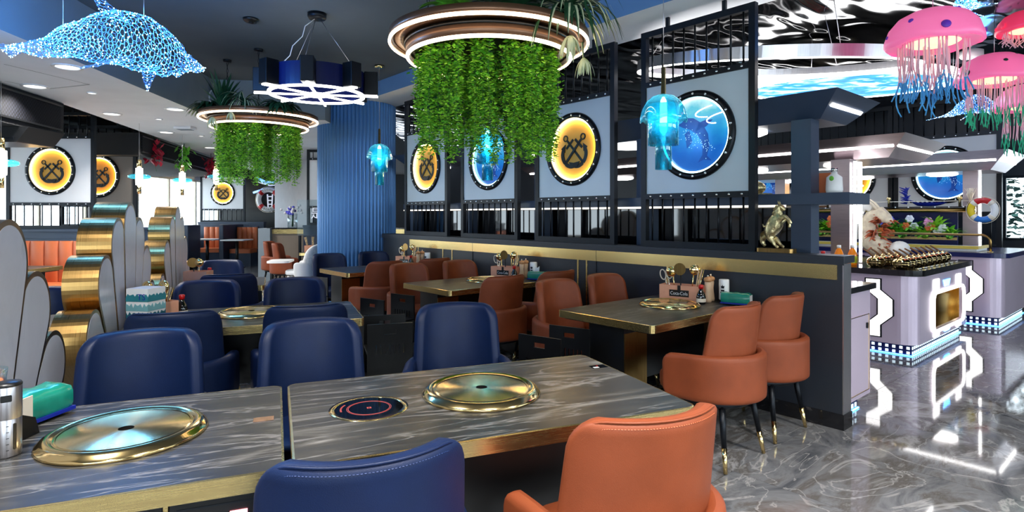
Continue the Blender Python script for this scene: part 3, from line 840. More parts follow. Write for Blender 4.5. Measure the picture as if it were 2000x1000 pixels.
# ============================================================ tables
def make_table(label, w, d, loc, rz, inlay=False, group='hotpot tables'):
    """stone top with rounded corners and a deep brass edge on black pedestals; local origin at the near left corner"""
    t = thing('hotpot_table', label, 'table', loc, rz, group)
    MB().prism(rrect(0.006, w-0.006, 0.006, d-0.006, 0.029), 0.718, 0.7505).build('tabletop', STONE, t)
    e = MB()
    out = rrect(0, w, 0, d, 0.035, 8); inn = rrect(0.0065, w-0.0065, 0.0065, d-0.0065, 0.0285, 8); n = len(out)
    V = [(x, y, 0.703) for x, y in out] + [(x, y, 0.749) for x, y in out] + [(x, y, 0.7508) for x, y in inn] + [(x, y, 0.703) for x, y in inn]
    e.add(V, [(i, (i+1) % n, n+(i+1) % n, n+i) for i in range(n)] + [(n+i, n+(i+1) % n, 2*n+(i+1) % n, 2*n+i) for i in range(n)] + [(2*n+i, 2*n+(i+1) % n, 3*n+(i+1) % n, 3*n+i) for i in range(n)] + [(3*n+i, 3*n+(i+1) % n, (i+1) % n, i) for i in range(n)], 0, False)
    e.build('brass_edge', GOLD, t)
    MB().box(0.04, w-0.04, 0.04, d-0.04, 0.690, 0.717).build('underframe', BLACK, t)
    for x in (0.16, w-0.16):
        pdl = MB().box(x-0.11, x+0.11, 0.25, d-0.25, 0.02, 0.69).build('pedestal', BLACK, t)
        MB().box(x-0.112, x+0.112, 0.242, 0.25, 0.05, 0.66).build('copper_strip', GOLD2, pdl)
        MB().box(x-0.13, x+0.13, 0.23, d-0.23, 0.0, 0.02).build('foot_plate', BLACKM, pdl)
    MB().box(0.27, w-0.27, 0.25, d-0.25, 0.35, 0.69).build('cooker_box', BLACK, t)
    if inlay:
        g = MB().ringlathe([(0.112, 0.7508), (0.112, 0.7516), (0.130, 0.7516), (0.130, 0.7508)], 48, c=(0.25, 0.40, 0)).build('hob_ring', GOLDP, t)
        MB().lathe([(0.0, 0.7514), (0.112, 0.7514)], 48, c=(0.25, 0.40, 0)).build('hob_glass', BWHITE, t)
        h = MB()
        RR = mat('hob_print', srgb(170, 70, 66), 0.4)
        h.ringlathe([(0.067, 0.7515), (0.067, 0.7518), (0.069, 0.7518), (0.069, 0.7515)], 48, c=(0.25, 0.40, 0))
        h.ringlathe([(0.072, 0.7515), (0.072, 0.7518), (0.0735, 0.7518), (0.0735, 0.7515)], 48, c=(0.25, 0.40, 0))
        for ix in range(3):
            for iy in range(3):
                if (ix, iy) != (1, 1): h.box(0.243+ix*0.005, 0.247+ix*0.005, 0.393+iy*0.005, 0.397+iy*0.005, 0.7515, 0.7518)
        for i in range(9):
            a = PI*0.8+0.09*i; h.box(0.25+0.092*cos(a)-0.003, 0.25+0.092*cos(a)+0.003, 0.40+0.092*sin(a)-0.002, 0.40+0.092*sin(a)+0.002, 0.7515, 0.7518)
        h.build('hob_marks', RR, t)
    return t
T0 = make_table('dark stone table with brass edge at the lower left, holding the metal grinder', 0.862, 0.80, L(-0.882, 0.0), AL)
T1 = make_table('front stone table with brass edge and a small inlaid induction hob', 1.29, 0.80, L(0.0, 0.0), AL, True)
T2 = make_table('second row stone table with brass edge between four navy chairs', 1.336, 0.80, L(-0.86, 2.15), AL)
T3 = make_table('third row stone table seen far left between dark navy chairs', 0.74, 0.80, L(-0.88, 4.26), AL)
T4 = make_table('stone table on the left side of the middle marble divider', 1.2, 0.80, L(-2.45, 2.25), AL)
HR = AP
def walltable(label, t0, d=0.79, s0=-1.26, w=1.235):
    return make_table(label, w, d, P(s0, t0), AP)
TR1 = walltable('stone table nearest to us of those standing against the half wall', 0.57)
TR2 = walltable('middle one of the stone tables standing against the half wall', 2.66)
TR3 = walltable('farthest of the stone tables standing against the half wall, by the fluted column', 4.65)
# front drawer of the left table with control panel
cp = MB().box(0.60, 0.87, 0.015, 0.03, 0.585, 0.70).build('control_panel', BLACK, T0, bevel=0.004)
f = MB(); f.box(0.618, 0.862, 0.0125, 0.0155, 0.597, 0.6005); f.box(0.618, 0.862, 0.0125, 0.0155, 0.680, 0.6835); f.box(0.618, 0.6205, 0.0125, 0.0155, 0.6005, 0.680)
f.build('panel_outline', FRAME, cp)
MB().box(0.735, 0.775, 0.011, 0.0155, 0.642, 0.660).build('display', LEDRED, cp)
dg = MB()
for i in range(3): dg.box(0.738+0.0125*i, 0.746+0.0125*i, 0.0102, 0.012, 0.646, 0.657)
dg.build('digits', glow('digit_pink', (1, 0.55, 0.6, 1), 6), cp)
MB().prism([(0.655, 0.646), (0.665, 0.652), (0.655, 0.658), (0.658, 0.652)], -0.0155, -0.012, M=Matrix.Rotation(PI/2, 4, 'X')).build('power_mark', LEDRED, cp)
MB().box(0.30, 0.59, 0.015, 0.03, 0.585, 0.70).build('drawer_front', BLACK, T0, bevel=0.004)
MB().box(0.59, 0.60, 0.013, 0.03, 0.585, 0.703).build('divider_strip', GOLD, T0)
cp3 = MB().box(0.55, 0.72, 0.0, 0.02, 0.59, 0.70).build('control_panel', BLACK, T3); MB().box(0.60, 0.62, -0.003, 0.0, 0.64, 0.655).build('display', LEDRED, cp3)
# stickers
MB().box(0.775, 0.835, 0.395, 0.435, 0.7506, 0.752).build('metal_tag', mat('copper_tag', (0.75, 0.45, 0.36, 1), 0.2, 1.0, grain=0.3, gscale=60), T0)
st = MB().box(1.205, 1.275, 0.555, 0.60, 0.7508, 0.7516).build('sticker', BWHITE, T1)
MB().box(1.21, 1.235, 0.56, 0.575, 0.7516, 0.752).build('sticker_patch', WHITE, st)
MB().box(1.235, 1.242, 0.585, 0.592, 0.7516, 0.752).build('sticker_dot', RED, st)

# brass cooker lids
def radial_brass(name):
    m = mat(name, (0.90, 0.70, 0.34, 1), 0.22, 1.0, aniso=0.85)
    nt = m.node_tree; b = nt.nodes['Principled BSDF']
    b.inputs['Anisotropic Rotation'].default_value = 0.25; tg = nt.nodes.new('ShaderNodeTangent'); tg.direction_type = 'RADIAL'; tg.axis = 'Z'
    nt.links.new(tg.outputs[0], b.inputs['Tangent'])
    return m
MATTB = mat('matt_black', (0.004, 0.004, 0.004, 1), 0.9, spec=0.1)
RADB = radial_brass('spun_brass')
def make_lid(label, loc):
    t = thing('cooker_lid', label, 'lid', loc, 0, 'brass cooker lids')
    MB().lathe([(0.213, 0.0), (0.216, 0.003), (0.213, 0.010), (0.208, 0.013), (0.203, 0.020), (0.190, 0.0255), (0.183, 0.0255), (0.175, 0.020), (0.172, 0.019), (0.169, 0.0225), (0.166, 0.0225)], 96, caps=False).build('rim', GOLDP, t)
    MB().lathe([(0.166, 0.0205), (0.163, 0.0215), (0.022, 0.0215), (0.0205, 0.0215)], 96, caps=False).build('plate', RADB, t)
    MB().lathe([(0.0206, 0.0218), (0.0206, 0.004), (0.0, 0.004)], 24, caps=False).build('finger_hole', MATTB, t)
    return t
lid0 = make_lid('brass cooker lid with centre hole on the lower left table', L(-0.45, 0.42, 0.7507))
for p, lb in ((L(0.655, 0.415, 0.7509), 'brass cooker lid in the middle of the front table'), (L(-0.19, 2.60, 0.7509), 'brass cooker lid on the second row table'),
              (P(-0.51, 0.965, 0.7509), 'brass cooker lid on the nearest half wall table'), (P(-0.53, 3.05, 0.7509), 'brass cooker lid on the middle half wall table'), (P(-0.53, 5.05, 0.7509), 'brass cooker lid on the farthest half wall table')):
    dup(lid0, p, random.random()*6, lb)

# black slotted storage racks standing under the table ends
def make_rack(label, loc, rz):
    t = thing('storage_rack', label, 'rack', loc, rz, 'black slotted storage racks')
    for y in (0.0, 0.36):
        mb = MB()
        # side panel in x,z with a hand slot and three rows of vents left open
        W_, H_ = 0.30, 0.67
        xs = [0.0, 0.04] + sum([[0.06+0.028*i, 0.06+0.028*i+0.008] for i in range(7)], []) + [0.26, 0.30]
        def solid(x0, x1, z0, z1): mb.box(x0, x1, y, y+0.012, z0, z1)
        rows = [(0.07, 0.13), (0.27, 0.33), (0.47, 0.53)]
        zc = 0.0
        for z0, z1 in rows:
            solid(0, W_, zc, z0); x = 0.0
            for i in range(7):
                xa = 0.055+0.03*i; solid(x, xa, z0, z1); x = xa+0.009
            solid(x, W_, z0, z1); zc = z1
        solid(0, W_, zc, 0.60); solid(0, 0.11, 0.60, 0.63); solid(0.19, W_, 0.60, 0.63); solid(0, W_, 0.63, H_)
        mb.build('side_panel', BLACK, t)
    for z in (0.05, 0.25, 0.45): MB().box(0.004, 0.296, 0.012, 0.36, z, z+0.012).build('shelf', BLACK, t)
    return t
rk = make_rack('black slotted rack under the nearest half wall table, aisle end', P(-1.30, 1.02), AP+PI/2+rad(14))
dup(rk, P(-1.33, 3.10), AP+PI/2+rad(14), 'tall black slotted rack at the middle half wall table end')
dup(rk, P(-1.30, 5.06), AP+PI/2+rad(14), 'black slotted rack at the farthest half wall table end')
dup(rk, L(0.52, 2.35), AL-rad(4), 'black slotted rack at the aisle end of the second row table')

# ============================================================ marble petal dividers
def petal_outline(tip, base, r1, r0, n=26):
    """tapered capsule: convex hull of a tip circle and a base circle"""
    d = Vector(tip)-Vector(base); ln = d.length; ang = math.atan2(d.y, d.x)
    al = math.acos(max(-1, min(1, (r1-r0)/ln)))
    pts = []
    for i in range(n+1):
        a = ang - (PI-al) + 2*(PI-al)*i/n if False else ang-al*1.0 + 0
        break
    beta = PI/2 + (PI/2-al)
    for i in range(n+1):
        a = ang - beta + 2*beta*i/n; pts.append((tip[0]+r1*cos(a), tip[1]+r1*sin(a)))
    for i in range(9):
        a = ang + beta + (2*PI-2*beta)*i/8; pts.append((base[0]+r0*cos(a), base[1]+r0*sin(a)))
    return pts
def make_divider(label, loc, rz):
    t = thing('petal_divider', label, 'divider', loc, rz, 'marble petal dividers')
    MB().box(-0.165, -0.005, -0.42, 0.42, 0, 0.09).build('plinth', BLACK, t)
    spec = [(0.0, 1.48, 0.17), (0.30, 1.385, 0.165), (-0.30, 1.385, 0.165), (0.57, 1.185, 0.16), (-0.57, 1.185, 0.16), (0.79, 0.92, 0.15), (-0.79, 0.92, 0.15)]
    for i, (y, ztop, r) in enumerate(spec):
        lv = (i+1)//2; half = 0.085-0.0035*lv
        tip = (y*0.93, ztop-r); base = (y*0.16, 0.16)
        out = petal_outline(tip, base, r, 0.06); inn = petal_outline(tip, base, r-0.020, 0.042)
        M = Matrix.Translation((-0.085, 0, 0)) @ Matrix(((0, 0, 1, 0), (1, 0, 0, 0), (0, 1, 0, 0), (0, 0, 0, 1)))
        pt = MB().prism(out, -half, half, 0, M, smooth=False).build('petal', GOLD2, t)
        for sg in (1, -1):
            MB().prism(inn, sg*(half+0.0002) if sg > 0 else -half-0.0016, half+0.0016 if sg > 0 else -half-0.0002, 0, M).build('marble_panel', MARBLEW, pt)
    return t
d0 = make_divider('marble petal divider with brass rims, nearest one at the left edge', L(-0.885, 0.62), AL)
dup(d0, L(-0.885, 2.68), AL, 'marble petal divider with brass rims beside the second row table')
dup(d0, L(-0.895, 4.66), AL, 'small looking marble petal divider beside the third row table')
# ============================================================ hanging lamps and ceiling fittings
BROWNM = mat('bronze_brown_metal', srgb(126, 92, 70), 0.35, 0.6, grain=0.08, gscale=3)
def vine_mesh(rr, length):
    """one hanging strand: stem and pairs of small rounded leaves"""
    mb = MB(); n = int(length/0.013)
    x = y = 0.0; pts = []
    for i in range(n+1):
        pts.append((x, y, -length*i/n)); x += rr.gauss(0, 0.0022); y += rr.gauss(0, 0.0022)
    mb.tube(pts[::3] + [pts[-1]], 0.0015, 3, 1, smooth=False)
    for i, p in enumerate(pts):
        f = i/n
        for q in range(5):
            th = rr.random()*2*PI; ln = rr.uniform(0.022, 0.040)*(1.0-0.2*f); tilt = rr.uniform(-0.7, 0.5)
            o = Vector((p[0]+rr.gauss(0, 0.016), p[1]+rr.gauss(0, 0.016), p[2]+rr.gauss(0, 0.006)))
            d = Vector((cos(th)*cos(tilt), sin(th)*cos(tilt), sin(tilt))); s = Vector((-sin(th), cos(th), rr.uniform(-0.3, 0.3))).normalized(); w = ln*0.42
            u = d.cross(s)*0.004
            a = o; b = o+d*ln*0.45+s*w; c = o+d*ln; e = o+d*ln*0.45-s*w; m = o+d*ln*0.5+u
            mi = rr.choices((0, 2, 1), (5, 6, 0.6))[0]
            mb.add([a, b, c, e, m], [(0, 1, 4), (1, 2, 4), (2, 3, 4), (3, 0, 4)], mi, False)
    return mb.mesh('vine', [LEAF2, LEAF3, LEAF1])
rv = random.Random(11)
VINES = [vine_mesh(rv, l) for l in (0.34, 0.42, 0.48, 0.52, 0.56, 0.6, 0.64, 0.68)]
def blade_plant(name, label, loc, n, ln, m, droop, w=0.012, up=0.5, seed=1, group=None, tipm=None, cat='plant', parent=None, spread=2*PI, a0=0.0):
    rr = random.Random(seed); mb = MB()
    for i in range(n):
        th = a0 + spread*(i+rr.random()*0.6)/n; l = ln*rr.uniform(0.7, 1.1); e = up*rr.uniform(0.6, 1.25)
        p = Vector((0, 0, 0)); d = Vector((cos(th)*cos(e), sin(th)*cos(e), sin(e))); prev = None; k = 7
        s = Vector((-sin(th), cos(th), 0))
        L_ = []
        for j in range(k+1):
            ww = w*(1-abs(2*j/k-0.7)**2.2*0.5) if j < k else 0.0015
            L_.append((p-s*ww, p+Vector((0, 0, -0.15*ww)), p+s*ww)); p = p+d*(l/k); d = (d+Vector((0, 0, -droop/k))).normalized()
        V = [q for tri in L_ for q in tri]
        for j in range(k):
            o = 3*j
            mb.add([V[o], V[o+1], V[o+4], V[o+3]], [(0, 1, 2, 3)], 0, True); mb.add([V[o+1], V[o+2], V[o+5], V[o+4]], [(0, 1, 2, 3)], 1 if tipm and i % 2 else 0, True)
    o = mb.build(name, [m, tipm or m], parent, loc=loc)
    if label: tag(o, label, cat, group)
    return o
def rim_plant(par, name, label, loc, *a, **k):
    o = blade_plant(name, None, loc, *a, parent=par, **k); o['label'] = label
    return o
def planter_lamp(label, c, nv, seed, chain_n=3):
    t = thing('planter_chandelier', label, 'chandelier', c, 0, 'round planter chandeliers with vines')
    MB().ringlathe([(0.655, -0.012), (0.655, 0.045), (0.625, 0.045), (0.625, 0.0)], 80).build('outer_ring', BROWNM, t)
    MB().ringlathe([(0.640, -0.016), (0.645, -0.023), (0.654, -0.021), (0.6585, -0.014), (0.656, -0.003), (0.645, -0.008)], 80).build('outer_light', LEDWARM, t)
    MB().lathe([(0.628, 0.01), (0.545, -0.012), (0.530, 0.03), (0.0, 0.03)], 64).build('tray', BROWNM, t)
    MB().ringlathe([(0.548, -0.015), (0.556, -0.015), (0.556, -0.035), (0.548, -0.035)], 64).build('dark_band', BLACK, t)
    MB().ringlathe([(0.515, -0.10), (0.545, -0.10), (0.548, -0.03), (0.515, -0.02)], 80).build('inner_ring', BROWNM, t)
    MB().ringlathe([(0.524, -0.106), (0.530, -0.114), (0.540, -0.112), (0.5465, -0.104), (0.545, -0.093), (0.533, -0.100)], 80).build('inner_light', LEDWARM, t)
    MB().lathe([(0.0, -0.075), (0.516, -0.075)], 48).build('underside', BLACK, t)
    rr = random.Random(seed)
    for i in range(nv):
        r = 0.44*math.sqrt(rr.uniform(0.02, 1)) if i < nv*0.45 else rr.uniform(0.36, 0.46)
        a = rr.random()*2*PI
        o = bpy.data.objects.new('vine', rr.choice(VINES)); COL.objects.link(o); o.parent = t
        o.location = (r*cos(a), r*sin(a), -0.076); o.rotation_euler = (0, 0, rr.random()*6)
    topz = 3.25-c[2]
    for i in range(chain_n):
        a = 2*PI*i/chain_n + 0.9
        x, y = 0.42*cos(a), 0.42*sin(a)
        mb = MB(); nl = int((topz-0.04)/0.045)
        for j in range(nl):
            z = 0.03+(topz-0.05)*(j+0.5)/nl; h = (topz-0.05)/nl*0.62
            lk = [(0.009*cos(q), 0, h*sin(q)) for q in np.linspace(0, 2*PI, 9)[:-1]]
            mb.tube(lk, 0.0028, 4, closed=True, M=Matrix.Translation((x, y, z)) @ Matrix.Rotation(PI/2*(j % 2), 4, 'Z'))
        mb.build('chain', BLACKM, t)
        MB().lathe([(0.0, 0), (0.04, 0), (0.05, 0.02), (0.05, 0.029)], 20, c=(x, y, topz-0.03)).build('ceiling_rose', BLACKM, t)
    return t
C1 = Vector((-0.15, 3.87, 2.53)); C2 = Vector((-2.98, 6.90, 2.53))
PL1 = planter_lamp('large round planter chandelier with long green vines at top centre', C1, 120, 5)
PL2 = planter_lamp('farther round planter chandelier with vines, left of the ship wheel lamp', C2, 110, 6)
rim_plant(PL1, 'spider_plant', 'striped spider plant spilling over the right rim of the large chandelier', Vector((0.50, -0.30, 0.07)), 70, 0.50, LEAF3, 3.6, 0.013, 1.0, 21, tipm=LEAFP)
rim_plant(PL1, 'spider_plant', 'pale young offshoots dangling from the right rim of the large chandelier', Vector((0.50, -0.36, -0.05)), 16, 0.16, LEAFP, 3.0, 0.011, -0.5, 22)
rim_plant(PL1, 'spider_plant', 'pale offshoot hanging lowest beside the vines of the large chandelier', Vector((0.60, -0.20, -0.14)), 14, 0.15, LEAFP, 2.6, 0.010, -0.7, 23)
rim_plant(PL1, 'leafy_plant', 'dark broad leaved plant on top of the large chandelier, left part', Vector((-0.22, -0.35, 0.08)), 30, 0.28, LEAF2, 1.6, 0.030, 0.8, 24)
rim_plant(PL1, 'leafy_plant', 'dark leafy plant on top of the large chandelier, centre', Vector((0.15, -0.40, 0.08)), 34, 0.32, LEAF3, 1.6, 0.026, 0.8, 25)
rim_plant(PL2, 'leafy_plant', 'bushy dark fern on the left rim of the farther chandelier', Vector((-0.46, -0.25, 0.06)), 80, 0.30, LEAF3, 2.4, 0.020, 0.9, 31)
rim_plant(PL2, 'palm_plant', 'spiky upright palm on the farther chandelier', Vector((-0.26, -0.38, 0.06)), 40, 0.40, LEAF3, 0.5, 0.020, 1.1, 32)
rim_plant(PL2, 'spider_plant', 'striped spider plant draping over the farther chandelier front', Vector((0.02, -0.46, 0.08)), 60, 0.38, LEAF3, 3.4, 0.009, 1.1, 33, tipm=LEAFP)
rim_plant(PL2, 'leafy_plant', 'dark fern on the right rim of the farther chandelier', Vector((0.38, -0.36, 0.06)), 80, 0.32, LEAF3, 2.6, 0.020, 0.8, 34)
rim_plant(PL2, 'spider_plant', 'pale offshoot hanging from the farther chandelier, left front', Vector((-0.22, -0.66, -0.08)), 12, 0.14, LEAFP, 3.0, 0.010, -0.6, 35)
rim_plant(PL2, 'spider_plant', 'pale offshoot hanging from the farther chandelier, centre front', Vector((-0.02, -0.67, -0.03)), 12, 0.12, LEAFP, 3.0, 0.010, -0.6, 36)

# ship wheel lamp
cw = Vector((-1.79, 5.36, 2.50))
t = thing('ship_wheel_lamp', 'dark ship wheel pendant lamp with glowing white spokes', 'pendant lamp', cw, rad(10))
hb = MB(); hb.ringlathe([(0.40, 0.012), (0.425, 0.012), (0.425, 0.21), (0.40, 0.21)], 64, smooth=False)
hb.build('drum', NAVYP, t)
for i in range(8):
    a = 2*PI*i/8
    M = Matrix.Rotation(a, 4, 'Z')
    MB().box(0.423, 0.545, -0.055, 0.055, 0.012, 0.225, 0, M).build('handle_block', BLACKM, t, bevel=0.006)
    MB().box(0.07, 0.545, -0.009, 0.009, -0.004, 0.010, 0, M).build('spoke_light', LEDW, t)
MB().ringlathe([(0.397, -0.006), (0.425, -0.006), (0.425, 0.011), (0.397, 0.011)], 64).build('rim_light', LEDW, t)
MB().ringlathe([(0.05, -0.010), (0.085, -0.010), (0.085, 0.011), (0.05, 0.011)], 32).build('hub_light', LEDW, t)
MB().lathe([(0, 0), (0.075, 0), (0.085, 0.02), (0.085, 0.05)], 24, c=(0, 0, 0.70)).build('ceiling_rose', BLACKM, t)
for a in (0.4, 2.4, 4.6): MB().tube([(0.41*cos(a), 0.41*sin(a), 0.21), (0.03*cos(a), 0.03*sin(a), 0.70)], 0.0022, 5).build('cable', STEEL, t)
MB().tube([(-0.38, -0.1, 0.21), (-0.30, -0.1, 0.24), (-0.22, -0.09, 0.33), (-0.20, -0.08, 0.42), (-0.12, -0.05, 0.52), (-0.10, -0.03, 0.62), (-0.02, 0, 0.70)], 0.004, 6).build('power_cord', WHITE, t)

# glass jellyfish pendants over the half wall tables
def glass_jelly(label, c):
    t = thing('glass_pendant', label, 'pendant lamp', c, 0.4, 'teal glass jellyfish pendants')
    dome = [(0.150, -0.105), (0.158, -0.10), (0.156, -0.07), (0.142, -0.02), (0.115, 0.03), (0.075, 0.065), (0.030, 0.08)]
    mb = MB(); n = 48; V = []
    for j in range(n):
        a = 2*PI*j/n; wv = 0.012*cos(6*a)
        for i, (r, z) in enumerate(dome): V.append((r*cos(a), r*sin(a), z + (wv if i < 2 else wv*0.4 if i == 2 else 0)))
    k = len(dome)
    mb.add(V, [(j*k+i, ((j+1) % n)*k+i, ((j+1) % n)*k+i+1, j*k+i+1) for j in range(n) for i in range(k-1)], 0, True)
    mb.build('dome', TGLASS, t)
    for r, z0, z1, nm in ((0.102, -0.265, 0.01, 'upper_sleeve'), (0.055, -0.43, -0.12, 'lower_sleeve')):
        g = MB(); g.ringlathe([(r-0.004, z0), (r, z0), (r, z1), (r-0.004, z1)], 40); g.build(nm, TGLASS, t)
    MB().lathe([(0, -0.19), (0.012, -0.185), (0.024, -0.17), (0.024, 0.02), (0.014, 0.05), (0, 0.055)], 16).build('bulb', BULB, t)
    MB().lathe([(0.0, 0.055), (0.032, 0.06), (0.034, 0.078), (0.017, 0.085), (0.0145, 0.26), (0.011, 0.265), (0, 0.27)], 20).build('brass_stem', GOLDP, t)
    top = 3.25-c[2] if c[0] < 2 else 1
    MB().tube([(0, 0, 0.265), (0, 0, top-0.03)], 0.0022, 6).build('cord', STEEL, t)
    MB().lathe([(0, 0), (0.055, 0), (0.06, 0.012), (0.06, 0.03)], 24, c=(0, 0, top-0.031)).build('ceiling_rose', GOLDP, t)
    point_lamp('bulb_light', (0, 0, -0.06), 9, (0.35, 0.85, 1.0), 0.02, t)
    return t
glass_jelly('teal glass jellyfish pendant in front of the big ocean porthole', Vector((1.03, 3.97, 2.14)))
glass_jelly('teal glass jellyfish pendant just below the vines in the centre', Vector((-0.24, 5.72, 2.17)))
glass_jelly('small teal glass jellyfish pendant in front of the blue fluted column', Vector((-1.64, 7.22, 2.20)))

# wire dolphins dotted with fairy lights
def hexnet(mb, f, nu, nv, r, wrap=True, jit=0.0, rr=None):
    """honeycomb wire net on the surface f(u, v), u round, v along"""
    pts = {}
    for j in range(nv+1):
        for i in range(nu):
            off = 0.18 if (i+j) % 2 == 0 else -0.18
            p = f((i/nu) % 1.0, min(1, max(0, (j+off)/nv)))
            if jit: p = p + Vector((rr.gauss(0, jit), rr.gauss(0, jit), rr.gauss(0, jit)))
            pts[i, j] = p
    ed = []
    for j in range(nv+1):
        for i in range(nu):
            if wrap or i < nu-1: ed.append((pts[i, j], pts[(i+1) % nu, j]))
            if j < nv and (i+j) % 2 == 0: ed.append((pts[i, j], pts[i, j+1]))
    for a, b in ed:
        if (a-b).length > 1e-4: mb.tube([a, b], r, 3, caps=False, smooth=False)
    return list(pts.values())
def wire_dolphin(label, loc, rot, sc, nled, nu=44, nv=52, power=10, wires=(), seed=4, rw=0.0016):
    t = thing('wire_dolphin', label, 'light sculpture', loc, 0, 'wire dolphins with fairy lights')
    t.rotation_euler = rot
    rr = random.Random(seed)
    def lerp(tab, x):
        for (a, p), (b, q) in zip(tab, tab[1:]):
            if x <= b: k = (x-a)/(b-a); k = k*k*(3-2*k); return p+(q-p)*k
        return tab[-1][1]
    Rt = [(0, .012), (.07, .03), (.18, .065), (.32, .12), (.5, .185), (.66, .205), (.78, .175), (.86, .125), (.905, .065), (.95, .045), (1, .012)]
    Zt = [(0, -.04), (.15, -.03), (.35, .05), (.55, .09), (.7, .06), (.82, .0), (.9, -.05), (1, -.09)]
    def body(u, v):
        a = 2*PI*u; r = lerp(Rt, v)
        return Vector(((v-0.5)*1.5, r*0.8*cos(a), lerp(Zt, v)+r*sin(a)))*sc
    net = MB()
    V = hexnet(net, body, nu, nv, rw, True, 0.003*sc, rr)
    def fin(base, tip, w, th):
        base, tip = Vector(base), Vector(tip); d = tip-base
        s = Vector(w); nrm = d.cross(s).normalized()*th
        def f(u, v):
            a = 2*PI*u; k = (1-v)**0.8
            return (base+d*v + s*cos(a)*max(k, .08) + nrm*sin(a)*max(k, .08))*sc
        return f
    for b, tp, w, th in (((0.07, 0, 0.22), (-0.16, 0, 0.44), (0.11, 0, -0.02), 0.02), ((0.26, 0.12, -0.08), (0.10, 0.34, -0.22), (0.07, 0, 0.01), 0.015), ((0.26, -0.12, -0.08), (0.10, -0.34, -0.22), (0.07, 0, 0.01), 0.015),
                         ((-0.72, 0, -0.04), (-0.94, 0.24, -0.06), (0.06, 0.05, 0), 0.012), ((-0.72, 0, -0.04), (-0.94, -0.24, -0.06), (0.06, -0.05, 0), 0.012)):
        V += hexnet(net, fin(b, tp, w, th), max(10, nu//3), max(7, nv//6), rw, True, 0.003*sc, rr)
    net.build('wire_net', WIREB, t)['kind'] = 'stuff'
    led = MB(); q = 0.0045*sc**0.5
    for p in rr.sample(V, min(nled, len(V))):
        led.add([p+Vector(d)*q for d in ((1,0,0),(-1,0,0),(0,1,0),(0,-1,0),(0,0,1),(0,0,-1))], [(0,2,4),(2,1,4),(1,3,4),(3,0,4),(2,0,5),(1,2,5),(3,1,5),(0,3,5)], 0)
    led.build('fairy_lights', LEDPT, t)['kind'] = 'stuff'
    for k in (-0.3, 0.1, 0.4): point_lamp('led_glow', (k*sc, 0, 0.05*sc), power/3, (0.08, 0.36, 1.0), 0.12*sc, t)
    Mi = t.matrix_basis.inverted()
    for x, y, z in wires:
        p = Vector((x, y, z)); MB().tube([Mi @ p, Mi @ Vector((x, y, 3.25))], 0.0018, 5).build('hanging_wire', STEEL, t)
    return t
pc = at(205, 96, 3.9)
wire_dolphin('big blue wire mesh dolphin covered in fairy lights at upper left', pc, (0, rad(5), rad(-3)), 0.92, 620, power=60, wires=((pc.x-0.28, pc.y, pc.z+0.12), (pc.x+0.26, pc.y, pc.z+0.2)))

# downlights in the white soffit
def downlight(label, x, y, r, power):
    t = thing('recessed_downlight', label, 'ceiling light', (x, y, 2.72), 0, 'recessed soffit downlights')
    MB().ringlathe([(r*0.72, -0.001), (r*0.8, -0.012), (r, -0.008), (r, -0.0005)], 32).build('trim_ring', WHITE, t)
    MB().lathe([(0, -0.003), (r*0.74, -0.003)], 24).build('lens', DOWN, t)
    if power: area_lamp('downlight_beam', (0, 0, -0.02), r*1.4, power, (1, 0.96, 0.9), parent=t)
DL = [(132, 130, .12, 'largest round downlight in the soffit, under the dolphin tail'), (68, 168, .12, 'round downlight beside the near ceiling duct'), (180, 181, .05, 'tiny downlight between the big ones under the dolphin'),
      (342, 213, .12, 'round downlight close to the grey fascia, left of the farther planter'), (218, 222, .12, 'round downlight above the taupe screen'), (310, 232, .05, 'tiny downlight left of the soffit vent'),
      (325, 258, .12, 'round downlight above the red hanging plant'), (393, 265, .05, 'tiny downlight near the farther planter rim'), (410, 288, .12, 'farthest round downlight in the soffit')]
for px, py, r, lb in DL:
    Y = 1.32*F/(420-py); downlight(lb, (px-1000)/F*Y, Y, r, 26 if r > .1 else 6)
Y = 1.32*F/172
t = thing('soffit_vent', 'small square vent box on the soffit between the downlights', 'vent', ((362-1000)/F*Y, Y, 2.72)); MB().box(-0.13, 0.13, -0.09, 0.09, -0.04, -0.001).build('housing', WHITE, t, bevel=0.008); MB().box(-0.1, 0.1, -0.06, 0.06, -0.044, -0.04).build('grille', GREYP, t)
p = at(490, 36, 5.5)
t = thing('smoke_detector', 'small black disc detector on the dark ceiling', 'detector', (p.x, p.y, 3.25)); MB().lathe([(0, -0.035), (0.05, -0.035), (0.058, -0.022), (0.066, -0.02), (0.07, -0.001)], 28).build('housing', BLACK, t); MB().lathe([(0, -0.045), (0.02, -0.045), (0.024, -0.036)], 16).build('sensor', BLACKM, t)
t = thing('wall_speaker', 'white rounded speaker on the grey fascia behind the farther planter', 'speaker', (-3.98, 7.85, 2.98)); MB().ball((0, 0, 0), (0.10, 0.07, 0.13), 20, 12).build('shell', WHITE, t); MB().ball((0.02, -0.03, 0), (0.085, 0.06, 0.11), 20, 12).build('grille', GREYP, t)

